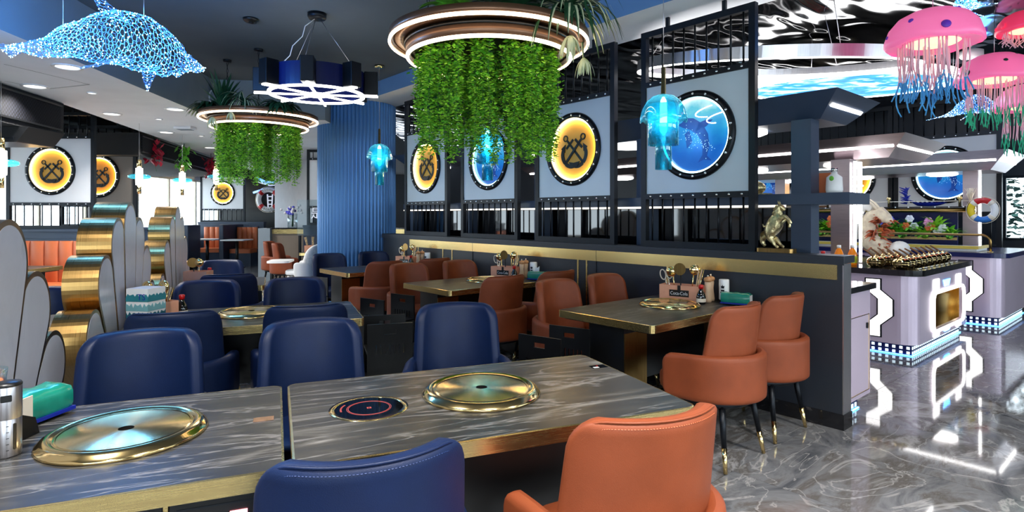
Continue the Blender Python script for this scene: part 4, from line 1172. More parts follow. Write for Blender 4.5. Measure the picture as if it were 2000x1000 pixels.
# lamps added out of view in the dark ceiling to light the viewer's side
for i, (x, y) in enumerate(((-1.5, 1.0), (0.6, 0.6), (-0.6, -1.2), (1.6, -0.8), (2.6, 1.2))):
    t = thing('recessed_downlight', 'added unseen lamp in the dark ceiling over the %s' % ('lower left table', 'front table', 'aisle left behind us', 'aisle right behind us', 'walkway by the half wall end')[i], 'ceiling light', (x, y, 3.25), 0, 'added unseen lamps in the dark ceiling')
    MB().ringlathe([(0.1, -0.001), (0.11, -0.012), (0.14, -0.008), (0.14, -0.0005)], 32).build('trim_ring', BLACK, t)
    MB().lathe([(0, -0.003), (0.103, -0.003)], 24).build('lens', DOWN, t)
    area_lamp('downlight_beam', (0, 0, -0.02), 0.25, 50, (1, 0.97, 0.93), parent=t)
LEDSOFT = glow('led_soft_white', (1.0, 0.96, 0.95, 1), 2.2)
LEDCELL = glow('led_cell', (0.68, 0.9, 1.0, 1), 1.1)
BLUEGLOW = glow('blue_glow_strip', (0.05, 0.35, 1.0, 1), 6.0)
# ============================================================ food hall behind the half wall
def PT(name, label, cat, s, t, z=0.0, rz=0.0, group=None):
    return thing(name, label, cat, P(s, t, z), AP+rz, group)
def led_base(parent, x0, x1, y0, y1, z0=0.0, z1=0.11, nm='led_plinth', cell=0.062, sides=('x0', 'y0')):
    """navy kick plate with two rows of lit square cells on the given sides (parent's local axes)"""
    b = MB().box(x0, x1, y0, y1, z0, z1).build(nm, NAVYP, parent)
    c = MB(); h = (z1-z0)
    def row(n, f):
        for i in range(n):
            for zz in (z0+h*0.16, z0+h*0.58): f(i, zz, zz+h*0.24)
    if 'y0' in sides:
        n = int((x1-x0)/cell); row(n, lambda i, a, b_: c.box(x0+cell*(i+.25), x0+cell*(i+.68), y0-0.004, y0+0.001, a, b_))
    if 'x0' in sides:
        n = int((y1-y0)/cell); row(n, lambda i, a, b_: c.box(x0-0.004, x0+0.001, y0+cell*(i+.25), y0+cell*(i+.68), a, b_))
    c.build('led_cells', LEDCELL, b)['kind'] = 'stuff'
    g = MB(); g.box(x0-0.012, x1, y0-0.012, y0-0.002, z0+0.003, z0+0.010)
    if 'x0' in sides: g.box(x0-0.012, x0-0.002, y0, y1, z0+0.003, z0+0.010)
    g.build('glow_strip', BLUEGLOW, b)
    return b
# service cabinet backing onto the half wall
sc_ = PT('service_cabinet', 'lilac steel service cabinet behind the end of the half wall', 'cabinet', 0, 0)
MB().box(0.165, 0.60, 0.03, 5.8, 0.12, 0.868).build('body', LILAC, sc_)
dr = MB().box(0.20, 0.545, 0.018, 0.03, 0.16, 0.70).build('door', LILAC, sc_, bevel=0.002)
f = MB(); f.box(0.205, 0.54, 0.0145, 0.018, 0.695, 0.70); f.box(0.205, 0.54, 0.0145, 0.018, 0.16, 0.165); f.box(0.535, 0.54, 0.0145, 0.018, 0.165, 0.695); f.build('door_outline', GOLDP, dr)
MB().box(0.48, 0.50, 0.006, 0.018, 0.60, 0.64).build('lock', BLACKM, dr, bevel=0.004)
led_base(sc_, 0.18, 0.56, 0.10, 5.7, 0.0, 0.12, sides=('y0',))
tag(MB().box(0.162, 0.64, 0.0, 5.8, 0.87, 0.912).build('worktop', MARBLEB, loc=P(0, 0), rot=(0, 0, AP), bevel=0.004), 'dark marble worktop lying on the service cabinet', 'worktop')
# frustum hoods with light strips
PINKST = brushed('pink_grey_steel', (0.50, 0.43, 0.46, 1), 0.32, axis=(60, 1, 60))
def hood(label, s0, s1, t0, t1, zt, zb, inset, m, strips, posts, pm, postw=0.09, pz=0.91):
    t = PT('light_hood', label, 'canopy', 0, 0, group='slanted light hoods')
    top = [(s0, t0), (s1, t0), (s1, t1), (s0, t1)]; bot = [(s0+inset, t0+inset), (s1-inset, t0+inset), (s1-inset, t1-inset), (s0+inset, t1-inset)]
    V = [(x, y, zt) for x, y in top] + [(x, y, zb) for x, y in bot]
    mb = MB(); mb.add(V, [(0, 3, 2, 1)[::-1], (4, 5, 6, 7)[::-1], (0, 1, 5, 4), (1, 2, 6, 5), (2, 3, 7, 6), (3, 0, 4, 7)], 0)
    mb.build('canopy_body', m, t)
    zm = zb+(zt-zb)*0.5; i2 = inset*0.5
    w = 0.014
    for side in strips:
        if side == 'end': a, b = (s0+i2+0.05, t0+i2), (s1-i2-0.05, t0+i2); n = Vector((0, -1, -0.9)).normalized()
        else: a, b = (s0+i2, t0+i2+0.03), (s0+i2, t1-i2-0.05); n = Vector((-1, 0, -0.9)).normalized()
        A = Vector((a[0], a[1], zm)); B = Vector((b[0], b[1], zm)); d = (B-A).normalized(); u = d.cross(n).normalized()*w
        o = n*0.008
        MB().add([A-u-o, B-u-o, B+u-o, A+u-o, A-u+o, B-u+o, B+u+o, A+u+o], [(0, 1, 2, 3), (4, 5, 6, 7), (0, 1, 5, 4), (3, 2, 6, 7), (0, 3, 7, 4), (1, 2, 6, 5)]).build('light_strip', LEDW, t)
    for s, y in posts:
        MB().box(s-postw, s+postw, y-postw, y+postw, pz, zb+0.001).build('post', pm, t)
    for y in np.arange(t0+0.9, t1-0.3, 1.15):
        MB().lathe([(0.0, -0.035), (0.16, -0.035), (0.2, -0.02), (0.2, 0.0)], 28, c=((s0+s1)/2, y, zb)).build('round_lamp', LEDW, t)
    return t
H1 = hood('dark slate light hood on posts right behind the half wall', 0.11, 0.95, 0.07, 6.1, 2.26, 2.09, 0.18, SLATE, ('end',), [(0.30, t) for t in (0.36, 1.75, 3.12, 4.45, 5.75)], SLATE, 0.07, 0.913)
hood('pinkish steel light hood above the island with brass pots', 2.94, 4.52, 0.45, 6.5, 2.26, 2.03, 0.22, PINKST, ('end', 'side'), [(3.15, 1.12), (3.25, 3.6), (3.25, 6.0)], PINKST, 0.10, 0.857)
hood('farthest light hood above the flower counter at the right edge', 6.15, 7.6, 0.14, 6.5, 2.30, 2.04, 0.22, PINKST, ('end', 'side'), [(6.62, 0.62), (6.62, 3.4), (6.62, 6.0)], PINKST, 0.09, 0.921)
# lit strips on the posts and the light ladder
for s, t_, z0, z1, lb in ((3.03, 0.96, 0.856, 2.0, 'glowing white light bar, left one of the pair framing the light ladder'), (3.20, 0.96, 0.856, 2.0, 'glowing white light bar, right one of the pair framing the light ladder'), (6.50, 0.50, 0.921, 2.03, 'glowing white light bar on the far right post by the lifebuoy')):
    x = PT('light_bar', lb, 'light bar', s, t_, z0); MB().box(-0.012, 0.012, -0.012, 0.012, 0.01, z1-z0).build('tube', LEDW, x); MB().box(-0.02, 0.02, -0.02, 0.02, 0, 0.012).build('foot', STEEL, x)
x = PT('light_ladder', 'small glowing ladder ornament between two light bars', 'ornament', 3.115, 0.955, 1.30)
for k in range(5): MB().box(-0.010, 0.010, -0.05, 0.05, 0.12+0.1*k, 0.135+0.1*k).build('rung', LEDW, x)
MB().box(-0.006, 0.006, -0.006, 0.006, 0.0, 0.66).build('spine', LEDW, x)

# shelf with black mirror back along the half wall
MB().box(0.18, 0.56, 0.02, 5.9, 1.475, 1.555).build('shelf_board', SLATE, H1)
MB().box(0.185, 0.195, 0.45, 5.9, 1.458, 1.474).build('under_light', glow('shelf_glow', (1.0, 0.9, 0.75, 1), 1.3), H1)
MB().box(0.42, 0.44, 0.5, 5.9, 0.914, 1.474).build('mirror_back', BWHITE, H1)

# islands
def zigzag(parent, x, yc, z0, z1):
    """lit zigzag light panel with dark outline on the face x (faces -x)"""
    h = z1-z0
    base = [(-.07, 0), (.07, 0), (.07, .22), (-.045+0.0, .40), (-.045, .66), (.07, .84), (.07, 1), (-.07, 1)]
    left = [(0.075, 0), (0.075, .20), (-.035, .38), (-.035, .66), (0.075, .82), (0.075, 1.0)]
    w = 0.125
    poly = [(y, z) for y, z in left] + [(y-w, z) for y, z in left[::-1]]
    def mk(pl, d0, d1, nm, m):
        V = [(x-d0, yc+y, z0+h*z) for y, z in pl] + [(x-d1, yc+y, z0+h*z) for y, z in pl]; k = len(pl)
        MB().add(V, [(i, (i+1) % k, k+(i+1) % k, k+i) for i in range(k)] + [tuple(range(k)), tuple(range(2*k-1, k-1, -1))]).build(nm, m, parent)
    big = [(y+(0.016 if i < 6 else -0.016), z+(-0.02 if i in (0, 11) else 0.02 if i in (5, 6) else 0)) for i, (y, z) in enumerate(poly)]
    mk(big, 0.0, 0.006, 'panel_frame', BLACKM); mk(poly, 0.004, 0.010, 'zigzag_light', LEDSOFT)
def island(name, label, s0, s1, t0, t1, ztop, slabm, opening):
    t = PT(name, label, 'food counter', 0, 0, group='lit food islands')
    r = 0.16; zt = ztop-0.06
    def rc(x0, x1, y0, y1):
        o = []
        for i in range(9):
            a = PI+PI/2*i/8; o.append((x0+r+r*cos(a), y0+r+r*sin(a)))
        return o + [(x1, y0), (x1, y1), (x0, y1)]
    if opening:
        a, b, za, zb = opening
        mb = MB(); mb.prism(rc(s0, a, t0, t0+0.5), 0.11, zt, smooth=False)
        mb.box(b, s1, t0, t0+0.5, 0.11, zt); mb.box(a, b, t0, t0+0.5, 0.11, za); mb.box(a, b, t0, t0+0.5, zb, zt); mb.box(s0, s1, t0+0.5, t1, 0.11, zt)
        mb.build('body', LILAC, t)
        ni = MB(); e = 0.012
        ni.box(a, b, t0+0.47, t0+0.499, za, zb); ni.box(a, b, t0+0.03, t0+0.47, za, za+e); ni.box(a, b, t0+0.03, t0+0.47, zb-e, zb); ni.box(a, a+e, t0+0.03, t0+0.47, za, zb); ni.box(b-e, b, t0+0.03, t0+0.47, za, zb)
        ni.build('niche_lining', GOLDP, t)
        fr = [(x, t0-0.012, z) for x, z in rrect(a-0.01, b+0.01, za-0.01, zb+0.01, 0.09, 6)]
        MB().tube(fr, 0.017, 8, closed=True).build('niche_light', LEDSOFT, t)
        for x0, x1 in ((a+0.02, a+0.24), (b-0.30, b-0.08)):
            for z0, z1 in ((zb+0.035, zb+0.15), (0.12, za-0.03)): MB().prism(rrect(x0, x1, z0, z1, 0.02, 3), t0*-1+0.0, t0*-1+0.008, M=Matrix.Rotation(PI/2, 4, 'X')).build('face_light', LEDSOFT, t)
        for z0, z1 in ((zb+0.05, zb+0.12), (0.13, za-0.04)): MB().prism([(a+0.40, z1), (a+0.45, z0), (a+0.62, z0), (a+0.67, z1)], -t0, -t0+0.006, M=Matrix.Rotation(PI/2, 4, 'X')).build('blue_light', BLUEGLOW, t)
    else:
        MB().prism(rc(s0, s1, t0, t1), 0.11, zt).build('body', LILAC, t)
    led_base(t, s0+0.05, s1-0.06, t0+0.05, t1, 0.0, 0.11)
    for k in range(4): zigzag(t, s0, t0+0.36+1.25*k, 0.17, zt-0.05)
    tag(MB().prism(rc(s0-0.04, s1+0.05, t0-0.05, t1), zt+0.001, ztop).build('worktop', slabm, loc=P(0, 0), rot=(0, 0, AP), bevel=0.004), 'glossy dark worktop of the '+('island with the glowing niche' if opening else 'farther flower counter'), 'worktop')
    return t
LEDW2 = glow('led_warm_white', (1.0, 0.92, 0.82, 1), 5.0)
isl1 = island('food_island', 'lilac steel food island with glowing rounded niche and zigzag lights', 2.6, 4.55, 0.27, 5.6, 0.855, MARBLEB, (3.16, 4.38, 0.19, 0.575))
isl2 = island('food_island', 'farther lilac steel food counter with zigzag light and flower display', 5.24, 6.95, 0.04, 6.2, 0.92, NAVYP, None)
MB().ringlathe([(0.10, -0.004), (0.14, -0.004), (0.14, 0.006), (0.10, 0.006)], 32, M=Matrix.Translation((5.235, 0.92, 0.60)) @ Matrix.Rotation(PI/2, 4, 'Y')).build('ring_light', LEDW2, isl2)
for s, t_, z, lb in ((3.3, 0.45, .203, 'left'), (3.44, 0.52, .203, 'middle'), (3.6, 0.58, .203, 'right')):
    x = PT('brass_cup', 'brass cup inside the glowing niche, %s one of three' % lb, 'cup', s, t_, z); MB().lathe([(0, 0), (0.05, 0), (0.06, 0.05), (0.055, 0.1), (0.05, 0.1), (0.045, 0.05)], 20, caps=False).build('bowl', GOLDP, x); MB().lathe([(0.055, 0.1), (0.06, 0.105), (0.0, 0.125)], 20, caps=False).build('lid', GOLDP, x)
x = PT('white_cup', 'white canister standing in the glowing niche', 'canister', 4.05, 0.55, .203); MB().lathe([(0, 0), (0.06, 0), (0.075, 0.2), (0.07, 0.22), (0, 0.22)], 20).build('body', WHITE, x); MB().lathe([(0.078, 0.205), (0.08, 0.225), (0, 0.23)], 20).build('lid', WHITE, x)

# brass pots on the island
def pot(label, s, t_, r, rz):
    x = PT('brass_pot', label, 'pot', s, t_, 0.856, rz, 'brass pots on the island')
    MB().lathe([(0, 0), (r*.6, 0), (r*.92, r*.25), (r, r*.55), (r*.97, r*.8), (r*1.02, r*.84), (r*.94, r*.84)], 24, caps=False).build('bowl', GOLDP, x)
    MB().lathe([(r*.96, r*.84), (r*.85, r*1.05), (r*.5, r*1.3), (r*.12, r*1.38), (r*.1, r*1.5), (0, r*1.55)], 24, caps=False).build('lid', GOLDP, x)
    MB().tube([(0, 0, r*1.0), (-r*.5, r*0.9, r*1.8), (-r*.8, r*1.5, r*2.2)], [0.012, 0.01, 0.008], 8).build('ladle_handle', WOODD, x)
    MB().ringlathe([(r*.97, r*.78), (r*1.03, r*.78), (r*1.03, r*.82), (r*.97, r*.82)], 24).build('band', BLACKM, x)
names = ['first', 'second', 'third', 'fourth', 'fifth', 'sixth', 'seventh', 'eighth', 'ninth']
for i in range(9): pot('brass lidded pot in the front row on the island, %s from the left' % names[i], 2.78+0.19*i, 0.44+0.0*i, 0.082, 0.2)
for i in range(4): pot('brass lidded pot in the back row on the island, %s from the left' % names[i], 2.80+0.21*i, 0.68, 0.085, 0.5)
# pointed name cards in front of the pots
for i in range(8):
    x = PT('name_card', 'small white name card before the brass pots, %s from the left' % names[i], 'card', 2.80+0.2*i, 0.285, 0.856)
    MB().prism([(0, 0), (0.03, 0), (0.03, 0.006)], -0.05, 0.05, M=Matrix.Rotation(PI/2, 4, 'X') @ Matrix.Rotation(PI/2, 4, 'Y')).build('wedge', CHROME, x)
    MB().box(-0.045, 0.045, 0.0, 0.004, 0.006, 0.012).build('card_face', WHITE, x)
# dragon ornament
SKINO = mat('cream_dragon_glaze', srgb(236, 214, 190), 0.4, grain=0.35, gscale=14, bump=0.8, bscale=30)
RUST = mat('rust_glaze', srgb(176, 84, 50), 0.45, grain=0.5, gscale=18, bump=0.8, bscale=40)
x = PT('dragon_ornament', 'cream and rust dragon sculpture rising behind the brass pots', 'ornament', 3.80, 0.98, 0.856, -PI/2)
MB().tube([(0.15, 0, 0.10), (0.02, 0.02, 0.14), (-0.10, 0.03, 0.24), (-0.12, 0.02, 0.40), (-0.04, 0, 0.52), (0.05, -0.02, 0.56), (0.11, -0.03, 0.50), (0.16, -0.03, 0.46)], [0.10, 0.12, 0.11, 0.10, 0.095, 0.085, 0.065, 0.03], 14).build('body', SKINO, x)
mb = MB(); rr = random.Random(9)
for i in range(60):
    f_ = rr.random(); a = rr.uniform(-2.2, 2.2); zc = 0.08+0.42*f_; xc = -0.08*sin(f_*3.1)+0.08
    d = Vector((cos(a), sin(a)*0.9, rr.uniform(-0.2, 0.7))).normalized(); o = Vector((xc, 0, zc))+d*0.06
    mb.tube([o, o+d*0.06, o+d*0.11+Vector((0, 0, -0.03))], [0.016, 0.01, 0.002], 5)
mb.build('mane', RUST, x)
for sg in (-1, 1): MB().tube([(0.02, sg*0.04, 0.60), (-0.04, sg*0.07, 0.68), (-0.10, sg*0.08, 0.73), (-0.13, sg*0.07, 0.72)], [0.02, 0.016, 0.01, 0.003], 7).build('horn', CREAM, x)
for sg in (-1, 1): MB().ball((0.10, sg*0.05-0.02, 0.54), 0.016, 10, 6).build('eye', BLACK, x)
MB().tube([(-0.05, 0, 0.62), (-0.14, 0, 0.66), (-0.2, 0, 0.58), (-0.22, 0, 0.40), (-0.2, 0, 0.25)], [0.05, 0.06, 0.06, 0.06, 0.03], 10).build('crest', WHITE, x)
MB().ball((0.24, -0.02, 0.14), (0.11, 0.10, 0.10), 18, 10).build('egg', WHITE, x); MB().lathe([(0, 0), (0.15, 0), (0.17, 0.03), (0.1, 0.05)], 24, c=(0.14, 0, 0.0)).build('base', RUST, x)
# drink bottles and tray on the island's left end
AMB = mat('orange_drink', srgb(236, 130, 20), 0.15, grain=0.1, gscale=6, emit=srgb(236, 130, 20), es=0.1); LIMEM = mat('lime_label', srgb(196, 208, 40), 0.4, grain=0.2, gscale=20)
for i, (s, t_) in enumerate(((2.74, 1.02), (2.84, 0.92))):
    x = PT('juice_bottle', 'orange juice bottle with lime label, %s one beside the dragon' % ('left', 'right')[i], 'bottle', s, t_, 0.856)
    MB().lathe([(0, 0), (0.042, 0), (0.045, 0.02), (0.045, 0.12), (0.03, 0.16), (0.018, 0.18), (0.018, 0.2), (0, 0.2)], 20).build('body', AMB, x); MB().lathe([(0.0465, 0.025), (0.0465, 0.10)], 20, caps=False).build('label_band', LIMEM, x); MB().lathe([(0.021, 0.185), (0.021, 0.215), (0, 0.217)], 14).build('cap', WHITE, x)
x = PT('soy_bottle', 'soy sauce bottle with red cap at the left end of the island', 'bottle', 2.68, 1.16, 0.856); MB().lathe([(0, 0), (0.035, 0), (0.037, 0.05), (0.02, 0.10), (0.016, 0.12), (0, 0.12)], 16).build('body', BWHITE, x); MB().lathe([(0.022, 0.115), (0.022, 0.145), (0, 0.15)], 14).build('cap', RED, x)
x = PT('toy_figure', 'small yellow toy figure on the counter behind the half wall', 'figure', 2.66, 1.30, 0.856); MB().ball((0, 0, 0.06), (0.05, 0.04, 0.06), 14, 8).build('body', mat('toy_yellow', srgb(238, 212, 90), 0.4, grain=0.1, gscale=14), x); MB().ball((0, 0, 0.14), (0.045, 0.04, 0.04), 14, 8).build('head', MATS['toy_yellow'], x); [MB().ball((sg*0.03, 0, 0.185), 0.014, 8, 6).build('ear', MATS['toy_yellow'], x) for sg in (-1, 1)]

# flower display of the far counter
x = PT('planter_board', 'dark blue back board of the flower display on the far counter', 'board', 6.42, 0.75, 0.921); MB().box(0.0, 0.05, 0, 5.3, 0.0, 0.55).build('board', NAVYP, x); MB().box(-0.02, 0.0, 0, 5.3, 0.11, 0.15).build('gold_rail', GOLD, x)
FLC = [mat('petal_pink', srgb(236, 150, 200), 0.5, grain=0.2, gscale=20), mat('petal_red', srgb(206, 54, 48), 0.5, grain=0.25, gscale=20), mat('petal_violet', srgb(90, 90, 216), 0.5, grain=0.2, gscale=20), mat('petal_orange', srgb(236, 116, 60), 0.5, grain=0.2, gscale=20), mat('petal_white', srgb(240, 236, 240), 0.5, grain=0.06, gscale=20)]
cn = ['pink', 'red', 'violet', 'orange', 'white']
rr = random.Random(17)
ORD = 'first second third fourth fifth sixth seventh eighth ninth tenth eleventh twelfth thirteenth fourteenth fifteenth sixteenth seventeenth eighteenth nineteenth twentieth last'.split() + ['very last', 'hidden last', 'rearmost']
def flower_plant(i, y, z):
    c = rr.randrange(5)
    x = PT('flowering_plant', '%s flowering plant in the far counter display, %s from the lifebuoy end' % (cn[c], ORD[i]), 'plant', 6.30, y, z, 0, 'plants of the flower display')
    blade_plant('foliage', None, (0.06, 0, -0.05), 30, 0.30, rr.choice((LEAF1, LEAF2, LEAF2)), 1.5, 0.034, 1.05, i+50, parent=x, tipm=LEAF1, spread=PI, a0=PI/2)
    for q in range(2):
        m = MB(); ce = Vector((-0.07+0.02*rr.random(), rr.uniform(-0.12, 0.12), rr.uniform(0.02, 0.16)))
        for k in range(6):
            a = 2*PI*k/6; m.ball((ce.x, ce.y+0.034*cos(a), ce.z+0.034*sin(a)), (0.012, 0.026, 0.026), 8, 5)
        m.ball((ce.x-0.01, ce.y, ce.z), 0.014, 8, 5); m.build('blossom', FLC[c], x)
i = 0
for y in np.arange(0.84, 4.0, 0.15): flower_plant(i, y, 1.10+0.10*(i % 2)); i += 1
x = PT('rope_rail', 'brass pipe rail over the flower display with small posts', 'rail', 6.34, 0.55, 1.475)
MB().tube([(0, 0, 0.0), (0, 5.4, 0.0)], 0.032, 14).build('pipe', GOLD2, x); MB().lathe([(0, 0), (0.042, 0.0), (0.042, 0.05), (0, 0.05)], 16, M=Matrix.Translation((0, -0.03, 0)) @ Matrix.Rotation(-PI/2, 4, 'X')).build('end_cap', GOLDP, x)
MB().box(-0.06, 0.14, 0, 5.4, 0.036, 0.05).build('deck', BLACKM, x)
for y in (0.15, 1.05, 1.95): MB().lathe([(0, 0), (0.018, 0), (0.016, 0.10), (0.03, 0.11), (0.03, 0.135), (0.02, 0.15), (0, 0.155)], 14, c=(-0.02, y, 0.05)).build('post', GOLDP, x)
MB().tube([(-0.02, 0.0, 0.13), (-0.02, 5.0, 0.13)], 0.006, 6).build('rope', CREAM, x)
st_ = MB().ball((0, 0, 0), 0.011, 8, 5).mesh('stud', WHITE)
for k in range(16):
    o = bpy.data.objects.new('stud', st_); COL.objects.link(o); o.parent = x; o.location = (-0.062, 0.1+0.17*k, 0.043)
# ice tray and brass bend on the far counter
x = PT('ice_tray', 'white ice tray with yellow rim on the far counter', 'tray', 5.5, 0.35, 0.921); MB().box(0, 0.6, 0, 4.8, 0, 0.05).build('tray', WHITE, x); f = MB(); f.box(-0.02, 0.0, 0, 4.8, 0.03, 0.07); f.box(-0.02, 0.6, -0.02, 0, 0.03, 0.07); f.build('rim', mat('yellow_rim', srgb(236, 206, 90), 0.4, grain=0.06, gscale=8), x)
x = PT('brass_rail', 'bent brass guard rail at the near end of the far counter', 'rail', 5.45, 0.2, 0.921); MB().tube([(0, 0, 0), (0, 0, 0.16), (0, 0.03, 0.20), (0, 0.08, 0.22), (0, 4.6, 0.22)], 0.016, 10).build('pipe', GOLD2, x); MB().lathe([(0, 0), (0.035, 0), (0.035, 0.01), (0, 0.012)], 16).build('foot', GOLDP, x)
# second rail segment of the service side seen past the half wall end
x = PT('brass_rail', 'bent brass guard rail seen left of the light ladder', 'rail', 3.4, 2.0, 0.857); MB().tube([(0, 0, 0), (0, 0, 0.14), (0, 0.03, 0.18), (0, 0.08, 0.20), (0, 2.6, 0.20)], 0.016, 10).build('pipe', GOLD2, x); MB().lathe([(0, 0), (0.035, 0), (0.035, 0.01), (0, 0.012)], 16).build('foot', GOLDP, x)
# lifebuoy in four colours
def lifebuoy(label, loc, rot, R, r, cols, writing=None, band=None):
    t = thing('lifebuoy', label, 'lifebuoy', loc, 0); t.rotation_euler = rot
    n = 48
    for q in range(4):
        mb = MB(); a0 = PI/4+PI/2*q; pts = [(R*cos(a0+PI/2*i/12), 0, R*sin(a0+PI/2*i/12)) for i in range(13)]
        mb.tube(pts, r, 14); mb.build('float_segment', cols[q], t)
        a = a0; pts = [(R*cos(a+0.09*(i-2)), 0, R*sin(a+0.09*(i-2))) for i in range(5)]
        MB().tube(pts, r*1.06, 14).build('strap', band or CREAM, t)
    pts = [((R+r*1.25+0.03*R*abs(sin(2*a)))*cos(a), 0.0, (R+r*1.25+0.03*R*abs(sin(2*a)))*sin(a)) for a in np.linspace(0, 2*PI, 41)[:-1]]
    MB().tube(pts, r*0.1, 5, closed=True).build('rope', CREAM, t)
    if writing:
        for word, up in writing:
            for i, c in enumerate(word):
                k = (i-(len(word)-1)/2)*0.24
                a = PI/2-k if up else -PI/2+k
                text('lettering', c, r*1.1, BLACK, t, (R*cos(a), -r*0.99, R*sin(a)), (PI/2, (-(a-PI/2) if up else -(a+PI/2)), 0))
    return t
YEL = mat('buoy_yellow', srgb(240, 206, 30), 0.4, grain=0.05, gscale=8); BLU = mat('buoy_blue', srgb(40, 120, 206), 0.4, grain=0.05, gscale=8)
lifebuoy('lifebuoy in red, white, blue and yellow quarters hanging at the far right', P(6.28, 0.43, 1.47), (0, 0, AP-PI/2), 0.135, 0.042, (RED, YEL, BLU, WHITE))
# shelf ornaments: boat, red figure
x = PT('boat_ornament', 'deep blue boat shaped ornament with curled prow by the porthole', 'ornament', 6.42, 1.15, 1.53, 0)
mb = MB(); pts = []
for j in range(13):
    q = j/12; w = 0.06*math.sqrt(max(0.02, 1-(2*q-1)**2))
    for i in range(7):
        a = PI*i/6; pts.append((w*cos(a), -0.28+0.5*q, 0.06-0.06*sin(a)*(1-abs(2*q-1)**3)+0.05*max(0, q-0.75)*4))
mb.grid(pts, 7, 13).build('hull', DBLUE, x)
mb = MB(); rr = random.Random(2)
for i in range(26): a = Vector((0, 0.24, 0.05+0.009*i)); mb.tube([a, a+Vector((rr.uniform(-0.04, 0.04), rr.uniform(-0.08, 0.10), rr.uniform(0.0, 0.06)))], [0.018, 0.005], 5)
mb.build('prow_waves', DBLUE, x)
for i in range(7): MB().ball((0, -0.18+0.06*i, 0.07), 0.018, 8, 5).build('cargo_ball', BLACK, x)
x = PT('red_figure', 'small red figurine on the shelf above the flowers', 'figurine', 6.42, 2.25, 1.53); MB().lathe([(0, 0), (0.05, 0), (0.06, 0.04), (0.04, 0.09), (0.05, 0.12), (0.03, 0.17), (0, 0.24)], 16).build('body', RED, x); [MB().ball((0, sg*0.06, 0.10), (0.02, 0.035, 0.02), 8, 5).build('arm', RED, x) for sg in (-1, 1)]
x = PT('anchor_ornament', 'white anchor ornament on the shelf left of the red figurine', 'ornament', 6.42, 2.62, 1.53); mb = MB(); anchor_poly(mb, Matrix.Translation((0, 0, 0.19)) @ Matrix.Rotation(-PI/2, 4, 'Z') @ Matrix.Scale(0.95, 4), 0, -0.02, 0.02); mb.build('anchor', WHITE, x); MB().box(-0.04, 0.04, -0.08, 0.08, 0, 0.03).build('base', WOODD, x)
x = PT('brush_jar', 'golden dried grass bundle on the shelf by the lifebuoy', 'ornament', 6.42, 0.60, 1.53); MB().lathe([(0, 0), (0.03, 0), (0.035, 0.05), (0.025, 0.06)], 14).build('jar', WOODD, x); mb = MB(); rr = random.Random(4); [mb.tube([(0, 0, 0.05), (rr.gauss(0, 0.02), rr.gauss(0, 0.02), 0.17), (rr.gauss(0, 0.03), rr.gauss(0, 0.03), 0.26)], [0.004, 0.005, 0.002], 4) for i in range(24)]; mb.build('grass', CREAM, x)
# porthole screens on a plinth at the back of the food hall
struct(MB().box(8.12, 8.34, -0.3, 6.2, 0, 0.83).build('wall_hall_plinth', CHAR, loc=P(0, 0), rot=(0, 0, AP)))
for t_, kind, lb in ((1.30, 'ocean', 'large ocean porthole screen at the back of the food hall, right'), (2.86, 'anchor', 'anchor porthole screen at the back of the food hall beside the ocean one'), (4.42, 'ocean', 'ocean porthole screen deepest in the food hall')):
    o = make_screen(lb, 1.1, kind, P(8.2, t_, 0.831), RZP, PANELW, 'porthole screens in the food hall'); o.scale = (1.4, 1.4, 1.4)
# round lamps of the food hall
x = thing('ring_lamp', 'very large tilted ring lamp with grey band in the food hall', 'ring lamp', (2.48, 5.6, 2.84)); x.rotation_euler = (rad(9.5), 0, 0)
MB().ringlathe([(1.22, -0.045), (1.25, -0.045), (1.25, 0.05), (1.22, 0.05)], 96, smooth=False).build('band', STEEL, x); MB().ringlathe([(1.15, -0.045), (1.25, -0.057), (1.252, -0.046), (1.21, -0.02)], 96).build('light', LEDW, x)
for a in (0.6, 2.6, 4.7): MB().tube([(1.23*cos(a), 1.23*sin(a), 0.05), (0.9*cos(a), 0.9*sin(a), 0.63-0.16*sin(a))], 0.003, 5).build('cable', STEEL, x)
SCR = bpy.data.materials.new('water_screen'); SCR.use_nodes = True; nt = SCR.node_tree; b = nt.nodes['Principled BSDF']; b.inputs['Base Color'].default_value = (0.02, 0.04, 0.08, 1)
tc = nt.nodes.new('ShaderNodeTexCoord'); n = nt.nodes.new('ShaderNodeTexNoise'); n.inputs['Scale'].default_value = 2.3; n.inputs['Detail'].default_value = 8; n.inputs['Distortion'].default_value = 1.5; nt.links.new(tc.outputs['Object'], n.inputs['Vector'])
r_ = ramp_nodes(nt, [(0.3, srgb(30, 120, 220)), (0.48, srgb(60, 160, 240)), (0.58, srgb(190, 225, 255)), (0.7, srgb(250, 255, 255))]); nt.links.new(n.outputs['Fac'], r_.inputs['Fac']); nt.links.new(r_.outputs['Color'], b.inputs['Emission Color']); b.inputs['Emission Strength'].default_value = 1.4
x = thing('screen_disc', 'round ceiling screen showing bright blue water in the food hall', 'screen', (4.55, 8.0, 3.17)); x.rotation_euler = (rad(4), 0, 0)
MB().lathe([(0, -0.03), (1.2, -0.03)], 64).build('screen', SCR, x); MB().ringlathe([(1.2, -0.04), (1.27, -0.04), (1.27, 0.07), (1.2, 0.07)], 72).build('light_rim', LEDW, x); MB().lathe([(0, 0.06), (1.21, 0.06)], 48).build('back', BLACKM, x)
for a in (0.8, 2.4, 3.9, 5.5): MB().tube([(1.2*cos(a), 1.2*sin(a), 0.06), (1.2*cos(a), 1.2*sin(a), 0.30-0.084*sin(a))], 0.004, 5).build('hanger', STEEL, x)

